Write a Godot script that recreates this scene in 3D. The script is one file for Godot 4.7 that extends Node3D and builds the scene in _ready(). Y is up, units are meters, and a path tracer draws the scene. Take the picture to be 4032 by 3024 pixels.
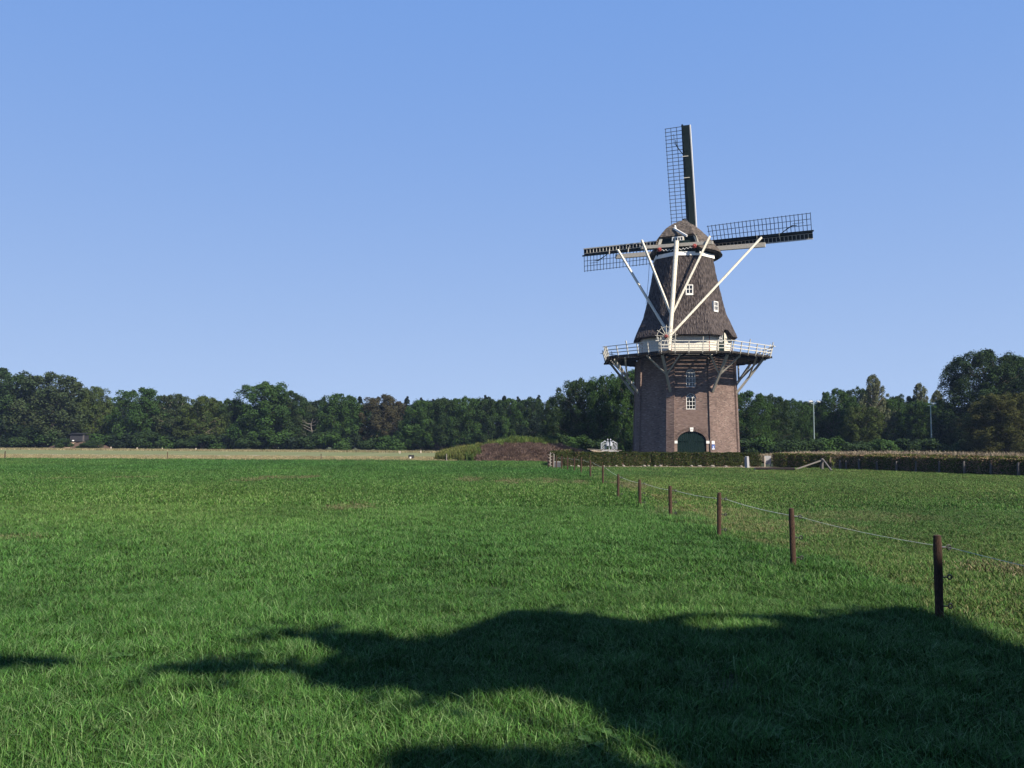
extends Node3D

# ---------------------------------------------------------------- mesh collecting
class MB:
	var v := PackedVector3Array()
	var n := PackedVector3Array()
	var c := PackedColorArray()
	var col := Color.WHITE
	func tri(a: Vector3, b: Vector3, d: Vector3, nn: Vector3) -> void:
		if (b - a).cross(d - a).dot(nn) < 0.0:
			v.append(a); v.append(b); v.append(d)
		else:
			v.append(a); v.append(d); v.append(b)
		for i in 3:
			n.append(nn); c.append(col)
	func quad(a: Vector3, b: Vector3, d: Vector3, e: Vector3) -> void:   # counter-clockwise seen from outside
		var nn := (d - a).cross(e - b).normalized()
		tri(a, b, d, nn); tri(a, d, e, nn)
	func squad(a: Vector3, b: Vector3, d: Vector3, e: Vector3, na: Vector3, nb: Vector3, nd: Vector3, ne: Vector3) -> void:
		var turn := (d - a).cross(e - b).dot(na + nd) < 0.0
		for p in ([a, b, d, a, d, e] if turn else [a, d, b, a, e, d]): v.append(p)
		for q in ([na, nb, nd, na, nd, ne] if turn else [na, nd, nb, na, ne, nd]): n.append(q)
		for i in 6: c.append(col)
	func box(o: Vector3, x: Vector3, y: Vector3, z: Vector3) -> void:    # half axes
		quad(o - x - y + z, o + x - y + z, o + x + y + z, o - x + y + z)
		quad(o + x - y - z, o - x - y - z, o - x + y - z, o + x + y - z)
		quad(o + x - y + z, o + x - y - z, o + x + y - z, o + x + y + z)
		quad(o - x - y - z, o - x - y + z, o - x + y + z, o - x + y - z)
		quad(o - x + y + z, o + x + y + z, o + x + y - z, o - x + y - z)
		quad(o - x - y - z, o + x - y - z, o + x - y + z, o - x - y + z)
	func beam(a: Vector3, b: Vector3, w: float, h: float, w2 := -1.0, h2 := -1.0, hint := Vector3.UP) -> void:
		var d := (b - a).normalized()
		if absf(d.dot(hint)) > 0.97:
			hint = Vector3(0.3, 0.1, 1).normalized()
		var x := d.cross(hint).normalized()
		var y := x.cross(d).normalized()
		if w2 < 0: w2 = w
		if h2 < 0: h2 = h
		var q := []
		for e in [[a, w, h], [b, w2, h2]]:
			for s in [[-1, -1], [1, -1], [1, 1], [-1, 1]]:
				q.append(e[0] + x * (s[0] * e[1] * 0.5) + y * (s[1] * e[2] * 0.5))
		for i in 4:
			var j := (i + 1) % 4
			quad(q[i], q[j], q[4 + j], q[4 + i])
		quad(q[3], q[2], q[1], q[0]); quad(q[4], q[5], q[6], q[7])
	func tube(pts: Array, rads: Array, sides := 8, cap := true) -> void:
		var rings := []
		var hint := Vector3.UP
		var d0: Vector3 = (pts[1] - pts[0]).normalized()
		if absf(d0.dot(hint)) > 0.9: hint = Vector3(0, 0.05, 1).normalized()
		for i in pts.size():
			var d: Vector3 = (pts[mini(i + 1, pts.size() - 1)] - pts[maxi(i - 1, 0)]).normalized()
			var x := d.cross(hint).normalized()
			var y := x.cross(d).normalized()
			var ring := []
			for k in sides:
				var t := TAU * k / sides
				var u := x * cos(t) + y * sin(t)
				ring.append([pts[i] + u * rads[i], u])
			rings.append(ring)
		for i in pts.size() - 1:
			for k in sides:
				var m := (k + 1) % sides
				squad(rings[i][k][0], rings[i][m][0], rings[i + 1][m][0], rings[i + 1][k][0], rings[i][k][1], rings[i][m][1], rings[i + 1][m][1], rings[i + 1][k][1])
		if cap:
			for e in [0, pts.size() - 1]:
				var nn: Vector3 = (pts[e] - pts[1 if e == 0 else e - 1]).normalized()
				for k in sides:
					tri(pts[e], rings[e][k][0], rings[e][(k + 1) % sides][0], nn)
	func ball(o: Vector3, r: Vector3, sides := 10, rows := 6) -> void:
		for i in rows:
			for k in sides:
				var q := []
				for e in [[i, k], [i, k + 1], [i + 1, k + 1], [i + 1, k]]:
					var a: float = PI * e[0] / rows
					var b: float = -TAU * e[1] / sides
					q.append(Vector3(sin(a) * cos(b), cos(a), sin(a) * sin(b)))
				squad(o + q[3] * r, o + q[2] * r, o + q[1] * r, o + q[0] * r, q[3], q[2], q[1], q[0])
	func mesh(m: Material = null) -> ArrayMesh:
		var a := []
		a.resize(Mesh.ARRAY_MAX)
		a[Mesh.ARRAY_VERTEX] = v; a[Mesh.ARRAY_NORMAL] = n; a[Mesh.ARRAY_COLOR] = c
		var out := ArrayMesh.new()
		out.add_surface_from_arrays(Mesh.PRIMITIVE_TRIANGLES, a)
		if m: out.surface_set_material(0, m)
		return out

var cam: Camera3D
var rng := RandomNumberGenerator.new()
var names := {}
var M := {}
var F := 3243.0

func rf(a: float, b: float) -> float: return rng.randf_range(a, b)

# ---------------------------------------------------------------- nodes
func numbered(called: String) -> String:
	names[called] = names.get(called, -1) + 1
	return called if names[called] == 0 else "%s_%03d" % [called, names[called]]

func thing(called: String, label: String, category: String, at := Vector3.ZERO, turn := 0.0, group := "") -> Node3D:
	var o := Node3D.new()
	o.name = numbered(called)
	add_child(o)
	o.position = at; o.rotation.y = turn
	return tag(o, label, category, group)

func tag(o: Node3D, label: String, category: String, group := "") -> Node3D:
	o.set_meta("label", label); o.set_meta("category", category)
	if group: o.set_meta("group", group)
	return o

func part(called: String, mesh: Mesh, m: Material, parent: Node, label := "") -> MeshInstance3D:
	var o := MeshInstance3D.new()
	o.name = called
	o.mesh = mesh
	if m: o.material_override = m
	if label: o.set_meta("label", label)
	parent.add_child(o, true)
	return o

func setting(called: String, mesh: Mesh, m: Material, label := "") -> MeshInstance3D:
	var o := part(numbered(called), mesh, m, self)
	o.set_meta("kind", "structure")
	if label: o.set_meta("label", label)
	return o

func many(called: String, mesh: Mesh, m: Material, xf: Array, cols: Array, parent: Node) -> MultiMeshInstance3D:
	var mm := MultiMesh.new()
	mm.transform_format = MultiMesh.TRANSFORM_3D
	mm.use_colors = true
	mm.mesh = mesh
	mm.instance_count = xf.size()
	for i in xf.size():
		mm.set_instance_transform(i, xf[i]); mm.set_instance_color(i, cols[i])
	var o := MultiMeshInstance3D.new()
	o.name = called
	o.multimesh = mm
	o.material_override = m
	parent.add_child(o, true)
	return o

# ---------------------------------------------------------------- photo geometry
func ray(px: float, py: float) -> Vector3:
	return (cam.transform.basis * Vector3((px - 2016.0) / F, (1512.0 - py) / F, -1.0))
func gp(px: float, py: float, h := 0.0) -> Vector3:           # where the line of sight meets level ground
	var r := ray(px, py)
	return cam.position + r * ((h - cam.position.y) / r.y)
func atz(px: float, py: float, z: float) -> Vector3:          # where it meets the plane at distance z
	var r := ray(px, py)
	return cam.position + r * ((z - cam.position.z) / r.z)

# ---------------------------------------------------------------- materials
func lin(r: float, g: float, b: float) -> Color: return Color(r, g, b).linear_to_srgb()

func noise_tex(sd: int, freq: float, ramp: Array, oct := 4, size := 512, kind := FastNoiseLite.TYPE_SIMPLEX_SMOOTH) -> NoiseTexture2D:
	var fn := FastNoiseLite.new()
	fn.seed = sd; fn.frequency = freq; fn.fractal_octaves = oct; fn.noise_type = kind
	var t := NoiseTexture2D.new()
	t.width = size; t.height = size; t.seamless = true; t.noise = fn
	if ramp.size():
		var g := Gradient.new()
		var offs := PackedFloat32Array(); var cs := PackedColorArray()
		for e in ramp:
			offs.append(e[0]); cs.append(e[1])
		g.offsets = offs; g.colors = cs
		t.color_ramp = g
	return t

func mat(c: Color, rough := 0.8, spec := 0.5) -> StandardMaterial3D:
	var m := StandardMaterial3D.new()
	m.albedo_color = c; m.roughness = rough; m.metallic_specular = spec
	return m

func textured(sd: int, freq: float, ramp: Array, scale: Vector3, rough := 0.85, bump := 0.0, bump_freq := 0.05) -> StandardMaterial3D:
	var m := mat(Color.WHITE, rough, 0.35)
	m.albedo_texture = noise_tex(sd, freq, ramp)
	m.uv1_triplanar = true; m.uv1_world_triplanar = true; m.uv1_scale = scale
	if bump > 0:
		m.heightmap_enabled = true
		m.heightmap_texture = noise_tex(sd + 7, bump_freq, [])
		m.heightmap_scale = bump
	return m

func leaf_mat(c: Color, back := 0.35) -> StandardMaterial3D:
	var m := mat(c, 0.6, 0.14)
	m.vertex_color_use_as_albedo = true
	m.cull_mode = BaseMaterial3D.CULL_DISABLED
	m.backlight_enabled = true
	m.backlight = Color(c.r * back, c.g * back, c.b * back)
	return m

func make_materials() -> void:
	M.ground = textured(3, 0.02, [[0.0, lin(.012, .016, .006)], [0.5, lin(.019, .030, .009)], [1.0, lin(.034, .044, .014)]], Vector3(.5, .5, .5), 0.95)  # soil colour darkened to put shade into the gaps between grass blades
	M.far_meadow = textured(5, 0.012, [[0.2, lin(.078, .104, .038)], [0.55, lin(.118, .134, .055)], [0.8, lin(.175, .160, .085)]], Vector3(.04, .04, .16), 0.95)
	M.stubble = textured(9, 0.03, [[0.2, lin(.18, .150, .095)], [0.6, lin(.27, .225, .150)], [1.0, lin(.15, .145, .08)]], Vector3(.1, .1, .4), 0.95)
	M.sand = textured(12, 0.03, [[0.2, lin(.17, .125, .09)], [1.0, lin(.27, .205, .15)]], Vector3(.3, .3, .3), 0.95)
	M.soil = textured(14, 0.03, [[0.2, lin(.045, .030, .022)], [0.6, lin(.085, .055, .042)], [1.0, lin(.12, .085, .06)]], Vector3(.5, .5, .5), 0.95, 6.0)
	M.grass = leaf_mat(Color.WHITE, 0.0)
	M.grass.backlight = lin(.012, .028, .003)
	M.grass.roughness = 0.45
	M.grass.metallic_specular = 0.10
	M.dry = leaf_mat(Color.WHITE, 0.0)
	M.dry.backlight = lin(.06, .05, .03)
	M.dry.roughness = 0.8
	# foliage
	M.leaf_dark = leaf_mat(lin(0.026, 0.047, 0.017))
	M.leaf_green = leaf_mat(lin(0.034, 0.068, 0.018))
	M.leaf_olive = leaf_mat(lin(0.050, 0.073, 0.021))
	M.leaf_grey = leaf_mat(lin(0.040, 0.058, 0.026))
	M.leaf_brown = leaf_mat(lin(0.050, 0.048, 0.027))
	M.leaf_conifer = leaf_mat(lin(0.019, 0.032, 0.019))
	M.leaf_rust = leaf_mat(lin(0.058, 0.064, 0.020))
	M.leaf_birch = leaf_mat(lin(0.098, 0.112, 0.060))
	M.hedge = leaf_mat(lin(0.034, 0.047, 0.012))
	M.hedge_copper = leaf_mat(lin(.24, .155, .105))
	M.hedge_sunlit = leaf_mat(lin(.068, .090, .018))  # lighter copy of the hedge leaf, sunlight on the tops put into the colour
	M.hedge_core = textured(24, 0.05, [[0.2, lin(.055, .043, .030)], [0.9, lin(.11, .088, .062)]], Vector3(2, .6, 2), 0.95)
	M.bark = textured(21, 0.05, [[0.2, lin(.05, .042, .034)], [1.0, lin(.13, .112, .09)]], Vector3(1, .3, 1), 0.9)
	M.pale_bark = textured(22, 0.05, [[0.2, lin(.24, .20, .16)], [1.0, lin(.42, .36, .29)]], Vector3(1, .3, 1), 0.9)
	# mill
	M.mortar = textured(31, 0.08, [[0.2, lin(.155, .128, .112)], [0.8, lin(.215, .182, .162)]], Vector3(.8, .8, .8), 0.95)
	M.brick = mat(Color.WHITE, 0.88, 0.3)
	M.brick.vertex_color_use_as_albedo = true
	M.plaster = mat(lin(.45, .43, .39), 0.95)
	M.thatch = textured(41, 0.045, [[0.2, lin(.013, .0105, .0105)], [0.45, lin(.036, .029, .028)], [0.62, lin(.068, .056, .053)], [0.85, lin(.125, .104, .097)]], Vector3(.30, .07, .30), 0.95, 14.0, 0.05)
	M.thatch_cap = textured(44, 0.045, [[0.2, lin(.016, .013, .011)], [0.45, lin(.056, .046, .039)], [0.62, lin(.098, .081, .068)], [0.85, lin(.165, .140, .118)]], Vector3(.10, .34, .10), 0.95, 14.0, 0.05)
	M.cream = textured(51, 0.03, [[0.1, lin(.27, .245, .20)], [0.35, lin(.47, .435, .36)], [0.6, lin(.56, .53, .45)], [1.0, lin(.61, .585, .51)]], Vector3(.7, .25, .7), 0.55)
	M.beam_grey = textured(53, 0.03, [[0.1, lin(.24, .225, .195)], [0.6, lin(.38, .355, .31)], [1.0, lin(.45, .425, .375)]], Vector3(.6, .6, .6), 0.75)
	M.rail = textured(54, 0.03, [[0.1, lin(.28, .265, .23)], [0.5, lin(.45, .435, .39)], [1.0, lin(.53, .515, .47)]], Vector3(.7, .5, .7), 0.6)
	M.white = textured(55, 0.03, [[0.0, lin(.56, .55, .52)], [0.7, lin(.68, .67, .64)]], Vector3(.7, .5, .7), 0.5)
	M.deck = textured(57, 0.04, [[0.1, lin(.014, .012, .011)], [0.8, lin(.034, .030, .027)]], Vector3(.7, .7, .7), 0.85)
	M.green = textured(59, 0.03, [[0.0, lin(.004, .011, .011)], [0.8, lin(.008, .018, .017)]], Vector3(.6, .3, .6), 0.6)
	M.green.metallic_specular = 0.15
	M.sail_dark = textured(60, 0.03, [[0.0, lin(.005, .009, .011)], [0.8, lin(.010, .017, .018)]], Vector3(.6, .6, .6), 0.75)
	M.sail_dark.metallic_specular = 0.1
	M.lath = mat(lin(.035, .055, .085), 0.6)
	M.rib = mat(lin(.46, .44, .40), 0.7)
	M.red = mat(lin(.17, .030, .024), 0.55)
	M.bright_red = mat(lin(.26, .035, .024), 0.7)
	M.cord = mat(lin(.62, .62, .60), 0.7)
	M.glass = mat(Color(0.05, 0.07, 0.09, 0.75), 0.04, 0.6)
	M.glass.transparency = BaseMaterial3D.TRANSPARENCY_ALPHA
	M.blue = mat(lin(.05, .10, .30), 0.4)
	M.iron = mat(lin(.012, .012, .013), 0.5)
	# fence and yard
	M.post = textured(71, 0.05, [[0.1, lin(.018, .012, .009)], [0.5, lin(.046, .027, .019)], [0.9, lin(.115, .063, .042)]], Vector3(6, .7, 6), 0.9, 0.6, 0.08)
	M.old_wood = textured(73, 0.05, [[0.1, lin(.12, .108, .095)], [0.9, lin(.26, .235, .205)]], Vector3(3, .6, 3), 0.9)
	M.grey_wood = textured(78, 0.05, [[0.1, lin(.050, .046, .044)], [0.9, lin(.125, .115, .11)]], Vector3(3, .6, 3), 0.9)
	M.pale_wood = textured(74, 0.05, [[0.1, lin(.26, .22, .18)], [0.9, lin(.42, .36, .30)]], Vector3(3, .6, 3), 0.9)
	M.black_wood = textured(75, 0.05, [[0.1, lin(.010, .009, .009)], [0.9, lin(.028, .024, .023)]], Vector3(1, 3, 3), 0.7)
	M.black_wood.metallic_specular = 0.08
	M.concrete = textured(76, 0.06, [[0.1, lin(.20, .20, .21)], [0.9, lin(.33, .33, .335)]], Vector3(2, 2, 2), 0.9)
	M.stone = textured(77, 0.06, [[0.1, lin(.12, .11, .095)], [0.9, lin(.25, .23, .195)]], Vector3(2, 2, 2), 0.9)
	M.grey_box = mat(lin(.045, .048, .060), 0.6)
	M.galv = mat(lin(.34, .42, .42), 0.4)
	M.galv.metallic = 0.5
	M.silver = mat(lin(.34, .36, .40), 0.4)
	M.silver.metallic = 0.1
	M.rope = mat(lin(.46, .47, .43), 0.9, 0.1)
	M.shed = textured(79, 0.04, [[0.1, lin(.018, .019, .024)], [0.9, lin(.034, .035, .042)]], Vector3(.6, .2, .6), 0.8)
	M.dock = leaf_mat(lin(.045, .095, .030), 0.4)

# ---------------------------------------------------------------- the scene
func _ready() -> void:
	rng.seed = 20240917
	cam = Camera3D.new()
	cam.name = "camera"
	add_child(cam)
	cam.position = Vector3(0, 2.0, 0)
	cam.rotation = Vector3(atan((1732.0 - 1512.0) / F), 0, 0)
	cam.rotate_object_local(Vector3(0, 0, 1), deg_to_rad(0.3))
	cam.fov = rad_to_deg(2.0 * atan(1512.0 / F))
	cam.near = 0.05; cam.far = 6000.0

	var we := WorldEnvironment.new()
	we.name = "environment"
	var env := Environment.new()
	env.background_mode = Environment.BG_SKY
	var skm := ProceduralSkyMaterial.new()
	skm.sky_top_color = Color(0.415, 0.595, 0.868)
	skm.sky_horizon_color = Color(0.705, 0.800, 0.935)
	skm.sky_curve = 0.19
	skm.ground_bottom_color = lin(.05, .07, .03)
	skm.ground_horizon_color = lin(.10, .13, .09)
	skm.sun_angle_max = 1.0
	var sky := Sky.new()
	sky.sky_material = skm
	env.sky = sky
	env.background_energy_multiplier = 0.505
	env.tonemap_mode = Environment.TONE_MAPPER_LINEAR
	env.tonemap_exposure = 2.05
	env.sdfgi_enabled = true; env.ssao_enabled = true; env.ssil_enabled = true
	env.fog_enabled = true
	env.fog_density = 0.00018
	env.fog_light_color = Color(0.62, 0.72, 0.90)
	we.environment = env
	add_child(we)

	var sun := DirectionalLight3D.new()
	sun.name = "sun"
	sun.light_energy = 1.6
	sun.light_color = Color(1.0, 0.955, 0.88)
	sun.light_angular_distance = 0.5
	sun.shadow_enabled = true
	add_child(sun)
	sun.look_at_from_position(SUN * 50.0, Vector3.ZERO, Vector3.UP)

	make_materials()
	build_ground()
	build_mill(Vector3(16.2, 0, -77.2))
	make_tree_shapes()
	build_woods()
	build_shade_tree()
	build_hedges()
	build_mound_and_bank()
	build_fence()
	build_yard()
	build_far_things()
	build_grass()

var SUN := Vector3(sin(deg_to_rad(43)) * cos(deg_to_rad(41)), sin(deg_to_rad(41)), cos(deg_to_rad(43)) * cos(deg_to_rad(41)))

# ---------------------------------------------------------------- ground
func sheet(pts: Array, y: float) -> ArrayMesh:
	var b := MB.new()
	for i in range(0, pts.size() - 2, 2):
		var q := [pts[i], pts[i + 2], pts[i + 3], pts[i + 1]]
		b.quad(Vector3(q[0].x, y, q[0].z), Vector3(q[1].x, y, q[1].z), Vector3(q[2].x, y, q[2].z), Vector3(q[3].x, y, q[3].z))
	return b.mesh()

var far_edge := []      # the far edge of the green field: [[x, z], ...]
func build_ground() -> void:
	var b := MB.new()
	b.quad(Vector3(-2500, 0, 2500), Vector3(2500, 0, 2500), Vector3(2500, 0, -2500), Vector3(-2500, 0, -2500))
	setting("ground", b.mesh(), M.ground)
	# beyond the green field: a tan strip, then a dry pale meadow up to the wood
	var near := []; var mid := []
	for e in [[-2600, 1797, 1780], [-400, 1805, 1787], [300, 1808, 1789], [1000, 1811, 1793], [1500, 1812, 1798], [1790, 1815, 1801]]:
		near.append(gp(e[0], e[1])); mid.append(gp(e[0], e[2]))
	far_edge = near
	var strip := []; var far := []
	for i in near.size():
		strip.append(near[i]); strip.append(mid[i])
		far.append(mid[i]); far.append(Vector3(mid[i].x * 1.9, 0, -190))
	setting("stubble_strip", sheet(strip, 0.004), M.stubble)
	setting("far_meadow", sheet(far, 0.004), M.far_meadow)
	# dead grass along the foot of the wood
	var foot := []
	for e in [-300, 0, 300, 700, 1100, 1500, 1760]:
		var p := gp(e, 1769.0 + e * 0.0075)
		foot.append(p + Vector3(0, 0, 1.5)); foot.append(p + Vector3(0, 0, -6))
	setting("dead_grass_verge", sheet(foot, 0.008), M.stubble)
	# worn sandy ground at the foot of the hedge and in its gap
	var yard := [Vector3(3.5, 0, -61.0), Vector3(3.5, 0, -63.5), Vector3(12, 0, -62.0), Vector3(12, 0, -64.3), Vector3(19, 0, -62.2), Vector3(19, 0, -66), Vector3(23, 0, -59.6), Vector3(23, 0, -64)]
	setting("worn_path", sheet(yard, 0.004), M.sand)

func past_edge(x: float, z: float) -> bool:
	for i in far_edge.size() - 1:
		if x >= far_edge[i].x and x <= far_edge[i + 1].x:
			return z < lerpf(far_edge[i].z, far_edge[i + 1].z, (x - far_edge[i].x) / (far_edge[i + 1].x - far_edge[i].x))
	return false

# ---------------------------------------------------------------- windmill
const OCT := -0.072           # turn of the octagon
func dv(a: float) -> Vector3: return Vector3(sin(a), 0, cos(a))
func fn(k: float) -> Vector3: return dv(OCT + PI / 4 * k)
func fu(k: float) -> Vector3: return Vector3(cos(OCT + PI / 4 * k), 0, -sin(OCT + PI / 4 * k))
func ap_brick(h: float) -> float: return lerpf(4.65, 4.36, h / 9.5)
func rp_brick(h: float) -> float: return lerpf(5.02, 4.72, h / 9.5)

var mill: Node3D
var bx := []; var bc := []; var fronts := []

var stain := FastNoiseLite.new()
func brick_colour(at := Vector3.ZERO) -> Color:
	var t := rng.randf()
	var a := Color(.128, .088, .076).lerp(Color(.180, .128, .112), t)
	if rng.randf() < 0.12: a = Color(.092, .068, .061)
	if rng.randf() < 0.10: a = Color(.225, .172, .148)
	if at != Vector3.ZERO:
		var w := 1.0 + 0.38 * stain.get_noise_3d(at.x * 1.1, at.y * 0.55, at.z * 1.1)
		a = Color(a.r * w, a.g * w, a.b * w)
	return a

func lay(o: Vector3, u: Vector3, up: Vector3, nn: Vector3, length: float, keep := false) -> void:
	var d := 0.11
	var xf := Transform3D(Basis(u * length, up * 0.052, nn * d), o + nn * (rf(-0.003, 0.004) - d * 0.5))
	if keep and fronts.size() < 290:
		fronts.append(xf)
	else:
		bx.append(xf); bc.append(brick_colour(o))

func brick_run(mb: MB, base: Callable, half: Callable, u: Vector3, nn: Vector3, up: Vector3, top: float, holes: Callable, keep_from := 99.0, keep_to := 99.0) -> void:
	var i := 0
	while true:
		var y := i * 0.0625
		if y + 0.06 > top: break
		var w: float = half.call(y)
		var o: Vector3 = base.call(y + 0.03)
		var segs := [[-w, w]]
		var hole: Array = holes.call(y + 0.03)
		for hh in hole:
			var out := []
			for s in segs:
				if hh[1] <= s[0] or hh[0] >= s[1]: out.append(s)
				else:
					if hh[0] > s[0] + 0.02: out.append([s[0], hh[0]])
					if hh[1] < s[1] - 0.02: out.append([hh[1], s[1]])
			segs = out
		for s in segs:
			var p0 := o - nn * 0.008 - up * 0.03125
			mb.quad(p0 + u * s[0], p0 + u * s[1], p0 + u * s[1] + up * 0.0625, p0 + u * s[0] + up * 0.0625)
			var x: float = s[0] - (0.0 if i % 2 == 0 else 0.11)
			while x < s[1] - 0.015:
				var a := maxf(x, s[0]); var b := minf(x + 0.21, s[1])
				if b - a > 0.03:
					lay(o + u * ((a + b) * 0.5), u, up, nn, b - a, y > keep_from and y < keep_to and absf(a) < 1.2)
				x += 0.22
		i += 1

const DOOR_U := -0.03
const DOOR_W := 1.26
func door_hole(y: float, grow: float) -> Array:
	var w := DOOR_W + grow
	if y < 1.95: return [DOOR_U - w, DOOR_U + w]
	var r := (0.9 + grow)
	var q := (y - 1.95) / r
	if q >= 1: return []
	return [DOOR_U - w * sqrt(1 - q * q), DOOR_U + w * sqrt(1 - q * q)]

func win_hole(y: float, u: float, h0: float, h1: float, w: float) -> Array:
	if y < h0 or y > h1: return []
	var s := h1 - w
	if y < s: return [u - w, u + w]
	var q := (y - s) / w
	return [u - w * sqrt(maxf(0, 1 - q * q)), u + w * sqrt(maxf(0, 1 - q * q))]

func front_holes(y: float) -> Array:
	var out := []
	for h in [door_hole(y, 0.27), win_hole(y, -0.04, 6.75, 8.35, 0.41), win_hole(y, -0.05, 4.78, 6.2, 0.41)]:
		if h.size(): out.append(h)
	return out

func arched_window(parent: Node, k: int, u: float, h0: float, h1: float, w: float) -> void:
	# an arched cast-iron window: frame, glass, glazing bars
	var win := Node3D.new()
	win.name = "arched_window"
	parent.add_child(win, true)
	var nn := fn(k); var uu := fu(k)
	var o := func(x: float, y: float, d: float) -> Vector3: return nn * (ap_brick(y) - d) + uu * (u + x) + Vector3.UP * y
	var s := h1 - w
	var rim := []
	rim.append([-w, h0]); rim.append([-w, s])
	for i in range(1, 12):
		rim.append([-w * cos(PI * i / 12), s + w * sin(PI * i / 12)])
	rim.append([w, s]); rim.append([w, h0])
	var fr := MB.new()
	for i in rim.size() - 1:
		fr.beam(o.call(rim[i][0] * 0.95, rim[i][1] - 0.02, 0.07), o.call(rim[i + 1][0] * 0.95, rim[i + 1][1] - 0.02, 0.07), 0.05, 0.06, -1, -1, nn)
	fr.beam(o.call(-w, h0 + 0.03, 0.07), o.call(w, h0 + 0.03, 0.07), 0.06, 0.07, -1, -1, nn)
	part("frame", fr.mesh(), M.white, win)
	for i in 3:
		for j in 4:
			var g := MB.new()
			var x0 := -w + 2 * w * i / 3.0; var x1 := x0 + 2 * w / 3.0
			var y0 := h0 + (s - h0) * j / 3.0; var y1 := y0 + (s - h0) / 3.0
			if j == 3:
				y0 = s; y1 = s + (w * 0.93 if i == 1 else w * 0.62)
			var a := x0; var b := x1
			if j == 3 and i == 0: a = -w * 0.72
			if j == 3 and i == 2: b = w * 0.72
			g.quad(o.call(x0, y0, 0.085), o.call(x1, y0, 0.085), o.call(b, y1, 0.085), o.call(a, y1, 0.085))
			part("pane", g.mesh(), M.glass, win)
	for i in [1, 2]:
		var g := MB.new()
		var x: float = -w + 2 * w * i / 3.0
		g.beam(o.call(x, h0, 0.075), o.call(x, s, 0.075), 0.035, 0.035, -1, -1, nn)
		part("glazing_bar", g.mesh(), M.white, win)
	for j in [1, 2, 3]:
		var g := MB.new()
		var y: float = h0 + (s - h0) * j / 3.0
		g.beam(o.call(-w, y, 0.073), o.call(w, y, 0.073), 0.035, 0.035, -1, -1, nn)
		part("glazing_bar", g.mesh(), M.white, win)
	for e in [[-w / 3, -w * 0.66], [-w / 3, 0.0], [w / 3, 0.0], [w / 3, w * 0.66]]:
		var g := MB.new()
		g.beam(o.call(e[0], s, 0.075), o.call(e[1], s + (w * 0.42 if e[1] != 0.0 else w * 0.5), 0.075), 0.03, 0.03, -1, -1, nn)
		part("glazing_bar", g.mesh(), M.white, win)

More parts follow.
